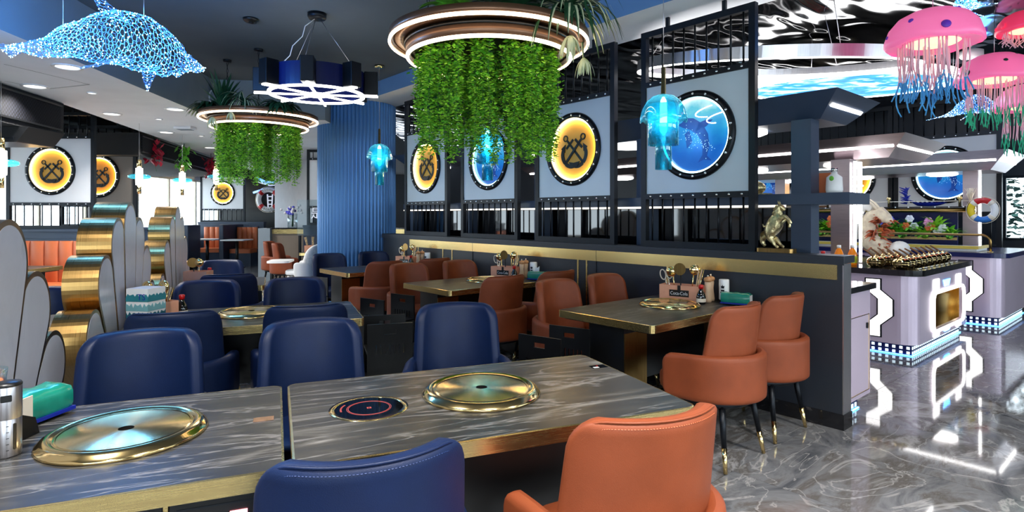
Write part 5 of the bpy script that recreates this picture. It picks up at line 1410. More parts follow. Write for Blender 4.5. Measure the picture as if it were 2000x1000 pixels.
# resin jellyfish hanging over the aisle
def jellyfish(label, c, R, m, spotm, tipm, seed, ls=0.62, upside=False):
    t = thing('jellyfish_lantern', label, 'lantern', c, seed*1.3, 'hanging jellyfish lanterns')
    prof = [(R*.94, -0.02*R), (R, 0.03*R), (R*.99, 0.14*R), (R*.9, 0.42*R), (R*.72, 0.64*R), (R*.45, 0.78*R), (R*.2, 0.84*R), (0, 0.855*R)]
    n = 40; V = []; k = len(prof)
    for j in range(n):
        a = 2*PI*j/n
        for i, (r, z) in enumerate(prof): V.append((r*cos(a), r*sin(a), z + (0.03*R*cos(5*a) if i < 3 else 0)))
    MB().add(V, [(j*k+i, ((j+1) % n)*k+i, ((j+1) % n)*k+i+1, j*k+i+1) for j in range(n) for i in range(k-1)], 0, True).build('bell', m, t)
    MB().lathe([(R*.95, -0.01*R), (R*.55, 0.05*R)], 40, caps=False).build('underside', m, t)
    MB().lathe([(0, 0.0), (R*.5, 0.02*R), (R*.56, 0.06*R)], 32, caps=False).build('lamp_disc', YELLOWL, t)
    rr = random.Random(seed)
    for i in range(9):
        a = 2*PI*i/9+rr.random()*0.4; e = rr.choice((0.25, 0.55, 0.9)); s_ = R*rr.choice((0.045, 0.06, 0.10))
        p = Vector((R*cos(e)*cos(a), R*cos(e)*sin(a), R*.855*sin(e)))*1.0
        p *= 1.0+0.02
        nrm = Vector((p.x, p.y, p.z*1.2)).normalized(); z = Vector((0, 0, 1)); ax = nrm.to_track_quat('Z', 'Y').to_matrix().to_4x4()
        MB().lathe([(s_, 0), (s_*.8, 0.006), (0, 0.008)], 14, M=Matrix.Translation(p) @ ax).build('spot', spotm, t)
    vs = []
    for v in range(7):
        pts = [Vector((0, 0, 0))]; x = y = 0; ln = ls*rr.uniform(0.75, 1.1)
        ph = rr.random()*6
        for i in range(1, 13):
            f = i/12; am = 0.02*f*f; pts.append(Vector((am*sin(6*f+ph)*1.6, am*cos(5*f+ph)*1.6, -ln*f)))
        vs.append(MB().tube(pts, 0.0045, 5, mis=[0]*8+[1]*4).mesh('tentacle', [LPINK, tipm]))
    for i in range(60):
        a = rr.random()*2*PI; r = R*(rr.uniform(0.58, 0.72) if i > 12 else rr.uniform(0.1, 0.4))
        o = bpy.data.objects.new('tentacle', rr.choice(vs)); COL.objects.link(o); o.parent = t; o.location = (r*cos(a), r*sin(a), 0.02); o.rotation_euler = (0, 0, rr.random()*6)
    MB().tube([(0, 0, 0.85*R), (0, 0, 3.48-c[2])], 0.003, 6).build('cord', STEEL, t)
    return t
VIO = mat('violet_spot', srgb(120, 60, 210), 0.4, grain=0.05, gscale=8); DKG = mat('dark_green_spot', srgb(20, 70, 66), 0.4, grain=0.05, gscale=8)
jellyfish('biggest pink jellyfish lantern with violet spots and blue tipped strands', at(1822, 88, 3.9), 0.28, PINK, VIO, LBLUE, 1, 0.46)
jellyfish('pink jellyfish lantern with dark green spots at the right edge', at(1942, 160, 6.3), 0.36, PINK, DKG, LGREEN, 2, 0.55)
jellyfish('lowest pink jellyfish lantern cut off by the right edge', at(2012, 212, 7.1), 0.36, PINK, DKG, LGREEN, 3, 0.6)
jellyfish('coral red jellyfish lantern in the top right corner', at(2005, 62, 5.6), 0.24, PINKR, PINKR, LPINK, 4, 0.12)
for px, py, Y, sc, rz, lb, sd in ((1888, 14, 4.7, 0.37, 1.2, 'blue wire dolphin with fairy lights above the biggest jellyfish', 8), (1895, 212, 8.0, 0.62, 0.2, 'white blue wire dolphin with fairy lights behind the spotted jellyfish', 9)):
    p = at(px, py, Y); wire_dolphin(lb, p, (0, rad(-12), rz), sc, 420, 30, 36, 8, (), sd)
# two grey boxes hung with lamps near the jellyfish (sensor units)
p = at(1897, 105, 7.0); x = thing('ceiling_unit', 'small white round unit hanging between the jellyfish', 'fitting', p); MB().lathe([(0, -0.05), (0.10, -0.05), (0.12, -0.03), (0.12, 0.03), (0.05, 0.06), (0, 0.06)], 24).build('housing', WHITE, x); MB().tube([(0, 0, 0.06), (0, 0, 3.48-p.z)], 0.006, 6).build('rod', STEEL, x)
# horse statue on the cap
x = PT('horse_statue', 'bronze rearing horse statue on the half wall cap', 'statue', 0.05, 0.455, 1.134, -PI/2)
MB().prism(rrect(-0.13, 0.13, -0.045, 0.045, 0.02), 0, 0.028).build('base', GOLD2, x, bevel=0.004)
def skin(name, pts, edges, m, parent, sub=2, sc=1.0, loc=(0, 0, 0)):
    me = bpy.data.meshes.new(name); me.from_pydata([Vector(p[:3])*sc for p in pts], edges, [])
    me.materials.append(m)
    o = bpy.data.objects.new(name, me); COL.objects.link(o); o.parent = parent; o.location = loc
    o.modifiers.new('skin', 'SKIN'); me.skin_vertices[0].data[0].use_root = True
    for i, p in enumerate(pts):
        r = p[3]*sc; me.skin_vertices[0].data[i].radius = (r, r*(p[4] if len(p) > 4 else 1))
    d = o.modifiers.new('sub', 'SUBSURF'); d.levels = sub; d.render_levels = sub
    return o
HP = [(-0.045, 0, 0.125, .042), (-0.02, 0, 0.165, .046), (0.0, 0, 0.205, .042), (0.012, 0, 0.245, .030), (0.018, 0, 0.285, .024), (0.03, 0, 0.318, .022), (0.05, 0, 0.30, .015), (0.063, 0, 0.278, .011),
      (-0.04, .025, 0.085, .026), (-0.005, .028, 0.06, .015), (0.02, .028, 0.03, .009), (0.045, .028, 0.012, .010), (-0.04, -.025, 0.085, .026), (-0.015, -.028, 0.058, .015), (0.005, -.028, 0.028, .009), (0.03, -.028, 0.012, .010),
      (0.03, .025, 0.205, .020), (0.07, .028, 0.225, .012), (0.085, .028, 0.185, .008), (0.082, .028, 0.155, .009), (0.03, -.025, 0.21, .020), (0.075, -.028, 0.245, .012), (0.11, -.028, 0.21, .008), (0.12, -.028, 0.185, .009),
      (-0.075, 0, 0.115, .018), (-0.10, 0, 0.085, .020), (-0.105, 0, 0.045, .016), (-0.08, 0, 0.018, .008)]
HE = [(0,1),(1,2),(2,3),(3,4),(4,5),(5,6),(6,7),(0,8),(8,9),(9,10),(10,11),(0,12),(12,13),(13,14),(14,15),(2,16),(16,17),(17,18),(18,19),(2,20),(20,21),(21,22),(22,23),(0,24),(24,25),(25,26),(26,27)]
HP = [p[:3]+(p[3]*1.22,) for p in HP]
skin('body', HP, HE, BRONZE, x, 2, 0.98, (0, 0, 0.022))
mb = MB()
for i in range(9):
    q = i/8; p = Vector((-0.012+0.03*q, 0, 0.225+0.10*q)); mb.tube([p, p+Vector((-0.02, 0.004*(-1)**i, 0.006)), p+Vector((-0.035, 0.008*(-1)**i, -0.012))], [0.010, 0.008, 0.002], 6)
for sg in (-1, 1): mb.tube([(0.022, sg*0.01, 0.345), (0.018, sg*0.013, 0.368)], [0.007, 0.001], 6)
mb.build('mane', BRONZE, x)
MB().tube([(-0.045, 0, 0.20), (-0.07, 0, 0.185), (-0.09, 0, 0.18), (-0.10, 0, 0.20)], [0.008, 0.008, 0.007, 0.004], 7).build('ribbon', BRONZE, x)
# ornaments on the shelf
x = PT('skull_ornament', 'brass coloured treasure urn and skull ornament on the shelf', 'ornament', 0.30, 0.80, 1.556, -PI/2)
MB().lathe([(0, 0), (0.04, 0), (0.06, 0.03), (0.05, 0.08), (0.03, 0.11), (0.045, 0.14), (0.02, 0.15)], 20, c=(-0.08, 0, 0.03)).build('urn', BRONZE, x); MB().ball((0.06, 0, 0.055), (0.085, 0.06, 0.055), 20, 12).build('skull', BRONZE, x)
for k in (0.02, 0.075): MB().ball((k, -0.052, 0.06), (0.017, 0.014, 0.017), 10, 6).build('eye_socket', BLACK, x)
MB().box(-0.16, 0.17, -0.06, 0.06, 0, 0.012).build('base', BRONZE, x)
x = PT('liquor_bottle', 'white spirit bottle with green mark at the end of the shelf', 'bottle', 0.30, 0.16, 1.556, -PI/2); MB().lathe([(0, 0), (0.05, 0), (0.055, 0.02), (0.05, 0.11), (0.02, 0.135), (0.018, 0.155), (0, 0.155)], 18).build('body', WHITE, x); MB().lathe([(0.022, 0.15), (0.022, 0.175), (0, 0.176)], 14).build('cap', CHROME, x); MB().ball((0, -0.05, 0.10), (0.016, 0.006, 0.018), 8, 6).build('leaf_mark', LEAF2, x)
x = PT('gift_box', 'orange and gold gift box behind the spirit bottle', 'box', 0.42, 0.28, 1.556, -PI/2); MB().box(-0.06, 0.06, -0.03, 0.03, 0, 0.15).build('carton', ORANGE2, x); MB().box(-0.062, -0.03, -0.032, 0.032, 0.0, 0.152).build('gold_side', GOLDP, x)
# ============================================================ things on the tables
ZT = 0.7508
def condiment_box(label, loc, rz, sx=1.0, logo=True):
    t = thing('condiment_box', label, 'box', loc, rz, 'rose condiment boxes')
    b = MB(); w, d, h = 0.155*sx, 0.07, 0.115; e = 0.005
    b.box(-w, w, -d, -d+e, 0, h); b.box(-w, w, d-e, d, 0, h); b.box(-w, -w+e, -d+e, d-e, 0, h); b.box(w-e, w, -d+e, d-e, 0, h); b.box(-w+e, w-e, -d+e, d-e, 0, e); b.box(-0.003, 0.003, -d+e, d-e, e, h*.8)
    b.build('carton', ROSE, t)
    if logo:
        p = MB().box(-0.075, 0.075, -d-0.003, -d, 0.03, 0.08).build('logo_plate', BLACK, t)
        text('lettering', 'Coca-Cola', 0.036, WHITE, p, (0, -d-0.0032, 0.054), (PI/2, 0, 0), 0.0006, sx=0.86)
        MB().box(-0.012, 0.012, -d-0.003, -d, 0.08, h).build('logo_stem', BLACK, p)
    return t
def utensil(name, label, loc, kind, tilt, rz, ln=0.27):
    t = thing(name, label, name.split('_')[-1] if kind != 'sticks' else 'chopsticks', loc, rz, 'serving utensils in condiment boxes')
    R = Matrix.Rotation(tilt, 4, 'Y')
    if kind == 'ladle':
        MB().tube([(0, 0, 0.0), (0, 0, ln*.6), (0, 0.0, ln)], [0.004, 0.005, 0.005], 8, M=R).build('handle', GOLDP, t)
        MB().ball((0, -0.028, ln+0.01), (0.040, 0.022, 0.040), 18, 10, M=R).build('bowl', GOLDP, t)
    elif kind == 'skimmer':
        MB().tube([(0, 0, 0.0), (0, 0, ln)], 0.005, 8, M=R).build('handle', BLACKM, t)
        MB().lathe([(0.0, 0.0), (0.035, 0.003), (0.045, 0.012), (0.047, 0.012)], 24, M=R @ Matrix.Translation((0, -0.01, ln+0.02)) @ Matrix.Rotation(PI/2, 4, 'X')).build('disc', GOLD2, t)
    elif kind == 'sticks':
        for k in range(4): MB().tube([(0.006*k, 0.004*(k % 2), 0.0), (0.012*k+0.01, 0.004*(k % 2), ln)], [0.0025, 0.004], 6, M=R).build('stick', (WOOD, GOLDP)[k % 2], t)
    elif kind == 'scissors':
        for sg in (-1, 1):
            MB().tube([(0.0, sg*0.002, 0.0), (sg*0.012, sg*0.002, 0.15)], [0.003, 0.006], 6, M=R).build('blade', CHROME, t)
            pts = [(sg*0.012+0.022*cos(a)*1.0+sg*0.012, sg*0.002, 0.185+0.04*sin(a)) for a in np.linspace(0, 2*PI, 17)[:-1]]
            MB().tube(pts, 0.0045, 6, closed=True, M=R).build('finger_loop', CREAM, t)
    return t
def soy(label, loc):
    t = thing('soy_bottle', label, 'bottle', loc, 0.5, 'soy sauce bottles')
    MB().lathe([(0, 0), (0.030, 0), (0.034, 0.01), (0.034, 0.05), (0.028, 0.075), (0.014, 0.10), (0.012, 0.115), (0, 0.115)], 20).build('body', BWHITE, t)
    MB().lathe([(0.0345, 0.014), (0.0345, 0.04)], 20, caps=False).build('paper_label', CREAM, t); MB().lathe([(0.017, 0.11), (0.018, 0.135), (0.012, 0.14), (0, 0.14)], 16).build('cap', RED, t)
    return t
def grinder(label, loc):
    t = thing('pepper_mill', label, 'pepper mill', loc, 0, 'wooden pepper mills')
    MB().lathe([(0, 0), (0.028, 0), (0.029, 0.02), (0.022, 0.07), (0.020, 0.10), (0.024, 0.14), (0.022, 0.15), (0, 0.15)], 20).build('body', WOOD, t)
    MB().lathe([(0, 0.15), (0.024, 0.152), (0.030, 0.165), (0.026, 0.18), (0.008, 0.186), (0.005, 0.19)], 20, caps=False).build('head', mat('mill_head', srgb(196, 140, 92), 0.45, grain=0.15, gscale=18) if 'mill_head' not in MATS else MATS['mill_head'], t)
    MB().ball((0, 0, 0.195), 0.007, 10, 6).build('knob', CHROME, t)
    return t
def canister(label, loc, rz):
    t = thing('paper_canister', label, 'canister', loc, rz, 'white canisters')
    MB().lathe([(0, 0), (0.034, 0), (0.034, 0.02)], 20, caps=False).build('foot', BLACK, t)
    MB().lathe([(0.036, 0.02), (0.037, 0.022), (0.037, 0.165), (0.034, 0.17), (0, 0.17)], 24).build('body', WHITE, t)
    m = MB(); m.prism([(-0.010, 0.105), (0.010, 0.105), (0.013, 0.125), (0.004, 0.122), (0, 0.132), (-0.004, 0.122), (-0.013, 0.125)], 0.0355, 0.0385, M=Matrix.Rotation(PI/2, 4, 'X')); m.box(-0.016, 0.016, -0.0385, -0.035, 0.072, 0.080); m.box(-0.012, 0.012, -0.0385, -0.035, 0.084, 0.096)
    m.build('emblem', BLACKM, t)
    return t
def tissue(label, loc, rz, lump=True, sc=1.0):
    t = thing('tissue_pack', label, 'tissue pack', loc, rz, 'green tissue packs')
    rr = random.Random(5); n = 16; k = 10; pts = []
    for j in range(k):
        q = j/(k-1); x = (-0.10+0.20*q)*sc
        for i in range(n):
            a = 2*PI*i/n; c_, s_ = cos(a), sin(a)
            pw = 4.0; rr_ = (abs(c_)**pw+abs(s_)**pw)**(-1/pw)
            ends = 1.0 if 0.08 < q < 0.92 else 0.9
            bump_ = 1.0+(rr.uniform(-0.10, 0.06) if s_ > 0.2 else 0)
            pts.append((x, 0.05*sc*c_*rr_*ends, 0.045*sc+0.045*sc*s_*rr_*ends*bump_))
    mb = MB(); mb.grid(pts, n, k, 0, True, True); mb.add(pts[:n], [tuple(range(n))], 0); mb.add(pts[-n:], [tuple(range(n))], 0); mb.build('wrapper', GREEN, t)
    MB().box(-0.102*sc, 0.102*sc, -0.0515*sc, 0.0515*sc, 0.008*sc, 0.018*sc).build('blue_stripe', DBLUE, t)
    MB().box(0.0995*sc, 0.1015*sc, -0.035*sc, 0.035*sc, 0.025*sc, 0.075*sc).build('end_seal', WHITE, t)
    return t
WHO = ('nearest', 'middle', 'farthest')
for i, t0 in enumerate((0.57, 2.66, 4.65)):
    w = WHO[i]; rb = AP-PI/2+rad(14)
    bl = P(-0.19, t0+0.50, ZT)
    condiment_box('rose condiment box with white script logo on the %s half wall table' % w, bl, rb)
    utensil('serving_ladle', 'brass ladle, left one in the %s half wall condiment box' % w, P(-0.20, t0+0.55, ZT+0.006), 'ladle', -0.12, rb, 0.20)
    utensil('serving_ladle', 'brass ladle, right one in the %s half wall condiment box' % w, P(-0.18, t0+0.43, ZT+0.006), 'ladle', 0.10, rb+0.5, 0.22)
    utensil('slotted_skimmer', 'dark slotted skimmer in the %s half wall condiment box' % w, P(-0.21, t0+0.50, ZT+0.006), 'skimmer', 0.0, rb, 0.21)
    utensil('wooden_chopsticks', 'bundle of chopsticks in the %s half wall condiment box' % w, P(-0.19, t0+0.40, ZT+0.006), 'sticks', 0.12, rb, 0.24)
    utensil('kitchen_scissors', 'cream handled scissors in the %s half wall condiment box' % w, P(-0.19, t0+0.60, ZT+0.006), 'scissors', -0.22, rb, 0.2)
    soy('soy sauce bottle with red cap on the %s half wall table' % w, P(-0.27, t0+0.29, ZT))
    grinder('pale wooden pepper mill, front one on the %s half wall table' % w, P(-0.16, t0+0.30, ZT)); grinder('pale wooden pepper mill, back one on the %s half wall table' % w, P(-0.085, t0+0.32, ZT))
    canister('white paper canister with black emblem on the %s half wall table' % w, P(-0.07, t0+0.22, ZT), rb)
    tissue('green tissue pack on the %s half wall table' % w, P(-0.12, t0+0.095, ZT), rb)
sh_ = MB().prism([(-0.03, 0), (0.03, 0.0), (0.035, 0.05), (0.0, 0.03), (-0.02, 0.04)], -0.002, 0.002, M=Matrix.Rotation(PI/2, 4, 'X')).build('tissue_sheet', WHITE, loc=P(-0.12, 2.775, ZT+0.089), rot=(0, 0, RZP)); tag(sh_, 'white tissue sticking out of the middle table tissue pack', 'tissue')
# second row table: patterned box, utensil box, bottle
x = thing('menu_box', 'white box printed with teal mountains on the second row table', 'box', L(-0.755, 2.42, ZT), AL+rad(-30))
MB().box(-0.07, 0.07, -0.07, 0.07, 0, 0.22).build('carton', WHITE, x)
for k, (zz, am, mt) in enumerate(((0.19, 0.02, MATS['teal_print']), (0.135, 0.03, mat('teal_pale', srgb(120, 176, 184), 0.5, grain=0.1, gscale=12)), (0.085, 0.025, mat('teal_dark', srgb(24, 92, 110), 0.5, grain=0.1, gscale=12)), (0.04, 0.02, MATS['teal_print']))):
    pl = [(-0.071, zz-0.045)] + [(-0.071+0.142*i/12, zz-am+am*abs(sin(i*1.3+k))) for i in range(13)] + [(0.071, zz-0.045)]
    for f_ in (0, 1): MB().prism(pl, 0.0701, 0.0705+0.0004*(4-k), M=Matrix.Rotation(PI/2*f_, 4, 'Z') @ Matrix.Rotation(PI/2, 4, 'X')).build('mountain_print', mt, x)
text('lettering', 'TS', 0.05, DBLUE, x, (0.03, -0.0722, 0.17))
condiment_box('rose utensil box beside the teal mountain box on the second row table', L(-0.72, 2.60, ZT), AL+rad(-50), 0.6, False)
for i, (du, dv) in enumerate(((-0.02, -0.03), (0.03, 0.02))): utensil('serving_ladle', 'brass ladle in the second row utensil box, %s one' % ('left', 'right')[i], L(-0.72+du, 2.60+dv, ZT+0.006), 'ladle', (-0.1, 0.12)[i], AL+rad(-40), 0.19)
utensil('wooden_chopsticks', 'bundle of chopsticks in the second row utensil box', L(-0.71, 2.63, ZT+0.006), 'sticks', 0.1, AL, 0.19)
soy('soy sauce bottle with red cap on the second row table', L(-0.60, 2.66, ZT))
# third row
condiment_box('rose utensil box on the third row table beside the divider', L(-0.73, 4.70, ZT), AL+rad(-20), 0.7, False)
utensil('serving_ladle', 'brass ladle in the third row utensil box', L(-0.73, 4.70, ZT+0.006), 'ladle', 0.05, AL, 0.18)
utensil('slotted_skimmer', 'dark skimmer in the third row utensil box', L(-0.76, 4.72, ZT+0.006), 'skimmer', -0.1, AL, 0.17)
soy('soy sauce bottle with red cap on the third row table', L(-0.64, 4.76, ZT))
# lower left table
x = thing('steel_grinder', 'tall brushed steel spice grinder at the left edge of the picture', 'grinder', L(-0.715, 0.375, ZT), AL)
MB().lathe([(0, 0), (0.030, 0), (0.0315, 0.004), (0.0315, 0.10), (0.0305, 0.102)], 32, caps=False).build('lower_body', STEEL, x); MB().lathe([(0.032, 0.102), (0.0325, 0.104), (0.0325, 0.185), (0.031, 0.19)], 32, caps=False).build('upper_body', STEEL, x)
MB().lathe([(0.0325, 0.188), (0.033, 0.192), (0.030, 0.197), (0, 0.198)], 32).build('lid', BLACK, x); MB().prism(rrect(-0.012, 0.012, 0.15, 0.168, 0.003, 3), 0.0315, 0.0335, M=Matrix.Rotation(rad(15), 4, 'Z') @ Matrix.Rotation(PI/2, 4, 'X')).build('badge', BLACK, x)
MB().prism(rrect(-0.004, 0.004, 0.02, 0.09, 0.003, 3), 0.0306, 0.0325, M=Matrix.Rotation(rad(48), 4, 'Z') @ Matrix.Rotation(PI/2, 4, 'X')).build('sight_slot', BLACK, x)
for k in range(5): MB().box(-0.003, 0.003, -0.0325, -0.031, 0.02+0.016*k, 0.0215+0.016*k, 0, Matrix.Rotation(rad(20), 4, 'Z')).build('scale_mark', BLACK, x)
tissue('crumpled green tissue pack on the lower left table', L(-0.76, 0.66, ZT), AL+rad(62), True, 1.12)
x = thing('napkin_holder', 'black wedge holder with fanned napkins behind the steel grinder', 'napkin holder', L(-0.715, 0.50, ZT), AL+rad(70)); MB().prism([(-0.05, 0), (0.05, 0), (0.035, 0.05), (-0.05, 0.09)], -0.002, 0.002, M=Matrix.Rotation(PI/2, 4, 'X')).build('plate', BLACK, x)
for k in range(7): MB().box(-0.05+0.004*k, 0.035-0.003*k, 0.006+0.006*k, 0.009+0.006*k, 0.001, 0.115-0.006*k).build('napkin', CREAM, x)
x = thing('plastic_cup', 'clear plastic cup with orange contents behind the steel grinder', 'cup', L(-0.79, 0.47, ZT), 0); MB().lathe([(0.030, 0.0), (0.040, 0.19), (0.043, 0.215), (0.041, 0.215)], 28, caps=False).build('cup', CLEAR, x); MB().lathe([(0, 0.005), (0.029, 0.005), (0.037, 0.175), (0.03, 0.185), (0, 0.188)], 24).build('contents', mat('orange_snack', srgb(206, 120, 70), 0.6, grain=0.3, gscale=60), x)

# ============================================================ window side: booths, far booths, counter
def booth(label, x0, x1, y, n, zt=1.06, group='orange channel tufted booths', depth=0.48):
    t = thing('tufted_booth', label, 'booth', ((x0+x1)/2, y, 0), 0, group)
    w = (x1-x0)/2; cw_ = 2*w/n
    MB().box(-w, w, -0.06, 0.04, 0.0, zt).build('back_board', SLATE, t)
    ch = MB(); pts = []
    for j in range(9):
        a = PI*j/8
        for z in (0.45, 0.47, zt-0.05, zt-0.02): pts.append((cw_/2*cos(a), -0.065-0.045*sin(a)*(0.6 if z in (0.45, zt-0.02) else 1), z))
    ch.grid(pts, 4, 9); me = ch.mesh('back_channel', ORANGE2)
    for i in range(n):
        o = bpy.data.objects.new('back_channel', me); COL.objects.link(o); o.parent = t; o.location = (-w+cw_*(i+.5), 0, 0)
    s = MB(); s.prism(rrect(-w, w, -0.06-depth, -0.06, 0.05), 0.36, 0.47); s.build('seat_cushion', ORANGE2, t, bevel=0.02)
    MB().box(-w, w, -0.02-depth, -0.06, 0, 0.355).build('base', SLATE, t)
    return t
def booth_end(label, x, y0, y1, zt=1.14):
    t = thing('slate_divider', label, 'panel', (x, 0, 0)); MB().box(-0.06, 0.06, y0, y1, 0, zt).build('board', SLATE, t, bevel=0.02); MB().box(-0.065, 0.065, y0-0.005, y1, 0, 0.06).build('kick', BLACK, t)
booth('orange channel tufted booth under the left porthole screen', -7.5, -5.72, 8.20, 9)
booth('far orange tufted booth below the small distant porthole screen', -8.80, -7.86, 16.75, 6, 1.08)
booth('far orange tufted booth right of the slate panel', -7.70, -7.12, 16.4, 4, 1.08)
booth('far orange booth sliver at the window, left of the slate panel', -9.05, -8.98+0.02, 15.2, 1, 1.08)
booth_end('slate booth end panel at the left of the far booths', -8.38, 15.0, 15.6); booth_end('slate booth end panel between the two far booths', -7.78, 15.6, 16.8); 
for x_, y_, lb in ((-8.3, 15.9, 'pale table in front of the far left booth'), (-7.35, 15.6, 'pale table in front of the far right booth')):
    t = thing('booth_table', lb, 'table', (x_, y_, 0)); MB().prism(rrect(-0.32, 0.32, -0.3, 0.3, 0.04), 0.72, 0.75).build('tabletop', PANELW, t); MB().cyl((0, 0, 0.02), (0, 0, 0.72), 0.04).build('pole', BLACK, t); MB().lathe([(0, 0), (0.2, 0), (0.2, 0.02)], 24).build('foot', BLACK, t)
make_table('stone table with brass edge in front of the left booth', 1.2, 0.75, (-6.95, 6.75, 0), 0)
# window side lamps: brass caps, bright tube, teal glass disc
def disc_lamp(label, p, top=2.72):
    t = thing('disc_pendant', label, 'pendant lamp', p, 0, 'small pendants with teal disc')
    MB().lathe([(0, 0.13), (0.03, 0.13), (0.03, 0.24), (0.0, 0.245)], 16).build('upper_cap', GOLDP, t); MB().lathe([(0, -0.25), (0.026, -0.25), (0.026, -0.13), (0, -0.13)], 16).build('lower_cap', GOLDP, t)
    MB().lathe([(0.0, -0.13), (0.045, -0.12), (0.05, 0), (0.045, 0.12), (0, 0.13)], 18).build('bulb', LEDW2, t)
    MB().lathe([(0.05, -0.02), (0.10, -0.03), (0.14, -0.015), (0.145, 0.0), (0.14, 0.015), (0.10, 0.03), (0.05, 0.02)], 28, caps=False).build('glass_disc', TGLASS, t)
    MB().tube([(0, 0, 0.24), (0, 0, top-p[2])], 0.002, 5).build('cord', STEEL, t)
for px, py, Y, lb in ((356, 352, 9.6, 'small pendant with teal disc before the windows, middle one'), (272, 345, 8.4, 'small pendant with teal disc at the taupe screen post'), (422, 345, 10.6, 'small pendant with teal disc before the small distant porthole'), (2, 318, 5.75, 'teal disc pendant cut by the left edge')):
    disc_lamp(lb, at(px, py, Y), 2.72 if px > 300 else 2.9)
# hanging plants
for px, py, Y, m, lb, sd in ((300, 268, 9.9, LEAFR, 'red leaved hanging plant, left one under the long duct', 61), (360, 282, 10.8, LEAF2, 'green hanging plant between the two red ones', 62), (412, 304, 12.5, LEAFR, 'red leaved hanging plant, right one near the farther planter', 63)):
    p = at(px, py, Y); t = thing('hanging_plant', lb, 'plant', p); mb = MB(); rr = random.Random(sd)
    for i in range(70):
        z = -0.42*rr.random(); a = rr.random()*6.28; o = Vector((rr.gauss(0, 0.06), rr.gauss(0, 0.06), z)); d = Vector((cos(a)*.7, sin(a)*.7, -0.8)); s_ = Vector((-sin(a), cos(a), 0)); l_ = 0.12; mb.add([o, o+d*l_*.5+s_*.03, o+d*l_, o+d*l_*.5-s_*.03], [(0, 1, 2, 3)], 0)
    mb.build('leaves', m, t); MB().tube([(0, 0, -0.3), (0.02, 0.01, -0.5), (0.05, 0, -0.58)], 0.004, 5).build('trailing_stem', LEAF3, t); MB().tube([(0, 0, 0.12), (0, 0, -0.3)], 0.006, 5).build('stem', LEAF3, t)
# reception counter
rc_ = thing('reception_counter', 'reception counter with brass band left of the fluted column', 'counter', (-3.6, 12.6, 0)); MB().box(-1.75, -1.5, -0.3, 0.3, 0, 1.12).build('end_panel', GREYP, rc_); MB().box(-1.5, 1.6, -0.18, 0.3, 0, 1.0).build('front', mat('taupe_front', srgb(120, 108, 96), 0.5, grain=0.05, gscale=4), rc_); MB().box(-1.55, 1.6, -0.2, 0.32, 1.0, 1.10).build('brass_band', GOLD, rc_); MB().box(-1.6, 1.6, -0.22, 0.34, 1.10, 1.13).build('counter_top', MARBLEB, rc_)
x = thing('flower_vase', 'glass vase with white and blue flowers on the reception counter', 'vase', (-4.72, 12.55, 1.131)); MB().lathe([(0, 0), (0.10, 0), (0.10, 0.30), (0.095, 0.30)], 24, caps=False).build('vase', CLEAR, x); mb = MB(); rr = random.Random(6)
for i in range(30): mb.ball((rr.gauss(0, 0.10), rr.gauss(0, 0.08), 0.36+rr.gauss(0, 0.04)), 0.03, 7, 5, mi=i % 3)
mb.build('flowers', [FLC[4], FLC[2], FLC[4]], x); MB().tube([(0, 0, 0.02), (0.01, 0, 0.3)], 0.02, 8).build('stems', LEAF3, x)
# steel clad column and mural wall behind
struct(MB().box(-5.65, -4.75, 13.9, 14.6, 0, 2.719).build('wall_steel_column', STEEL))
mur = struct(MB().box(-9.1, -5.7, 18.3, 18.45, 0, 2.715).build('wall_mural', BLACK))
def stroke(nm, pts, r, m): MB().tube([(x_, 18.28, z_) for x_, z_ in pts], r, 6).build(nm, m, mur)
NW = mat('mural_white', srgb(225, 230, 240), 0.5, grain=0.05, gscale=5, emit=(0.8, 0.85, 1, 1), es=0.35); NB = glow('mural_blue', (0.08, 0.35, 1, 1), 1.2); NP = glow('mural_violet', (0.35, 0.12, 1, 1), 1.4)
stroke('painted_curve', [(-8.0, 2.55), (-7.7, 2.42), (-7.3, 2.45), (-6.9, 2.52)], 0.05, NB); stroke('painted_curve', [(-8.0, 2.45), (-7.6, 2.33), (-7.1, 2.35)], 0.02, NW); stroke('painted_curve', [(-7.1, 2.6), (-6.9, 2.45), (-6.5, 2.55), (-6.3, 2.5)], 0.09, NP); stroke('painted_curve', [(-8.1, 2.1), (-7.8, 2.2), (-7.5, 2.15)], 0.035, NB)
stroke('painted_curve', [(-7.2, 2.08), (-6.8, 2.05), (-6.5, 2.1)], 0.03, NW); stroke('painted_curve', [(-7.0, 1.95), (-6.6, 1.9), (-6.5, 1.7)], 0.02, NW); stroke('painted_curve', [(-7.1, 1.75), (-6.6, 1.72)], 0.015, NW); stroke('painted_curve', [(-7.05, 1.3), (-6.6, 1.28), (-6.58, 1.05)], 0.015, NW)
for k in range(6): stroke('painted_curve', [(-7.4+0.2*k, 0.62+0.05*(k % 2)), (-7.28+0.2*k, 0.62+0.05*(k % 2))], 0.02, NB if k % 2 else NW)
for xx in (-7.66, -7.5): stroke('ladder_rail', [(xx, 2.05), (xx+0.03*(1 if xx < -7.6 else -1), 1.5)], 0.02, NW)
for k in range(4): stroke('ladder_rung', [(-7.66, 1.62+0.12*k), (-7.5, 1.62+0.12*k)], 0.018, NW)
stroke('painted_curve', [(-7.8, 2.12), (-7.55, 2.16), (-7.35, 2.12)], 0.02, NW)
lifebuoy('white lifebuoy with red bands and lettering on the dark mural wall', (-7.58, 18.17, 1.88), (0, 0, 0), 0.305, 0.075, (WHITE, WHITE, WHITE, WHITE), (('WELCOME', True), ('ABOARD', False)), RED)
sg_ = thing('glass_sign', 'glass sign with white characters beside the fluted column', 'sign', (-3.68, 11.36, 1.0))
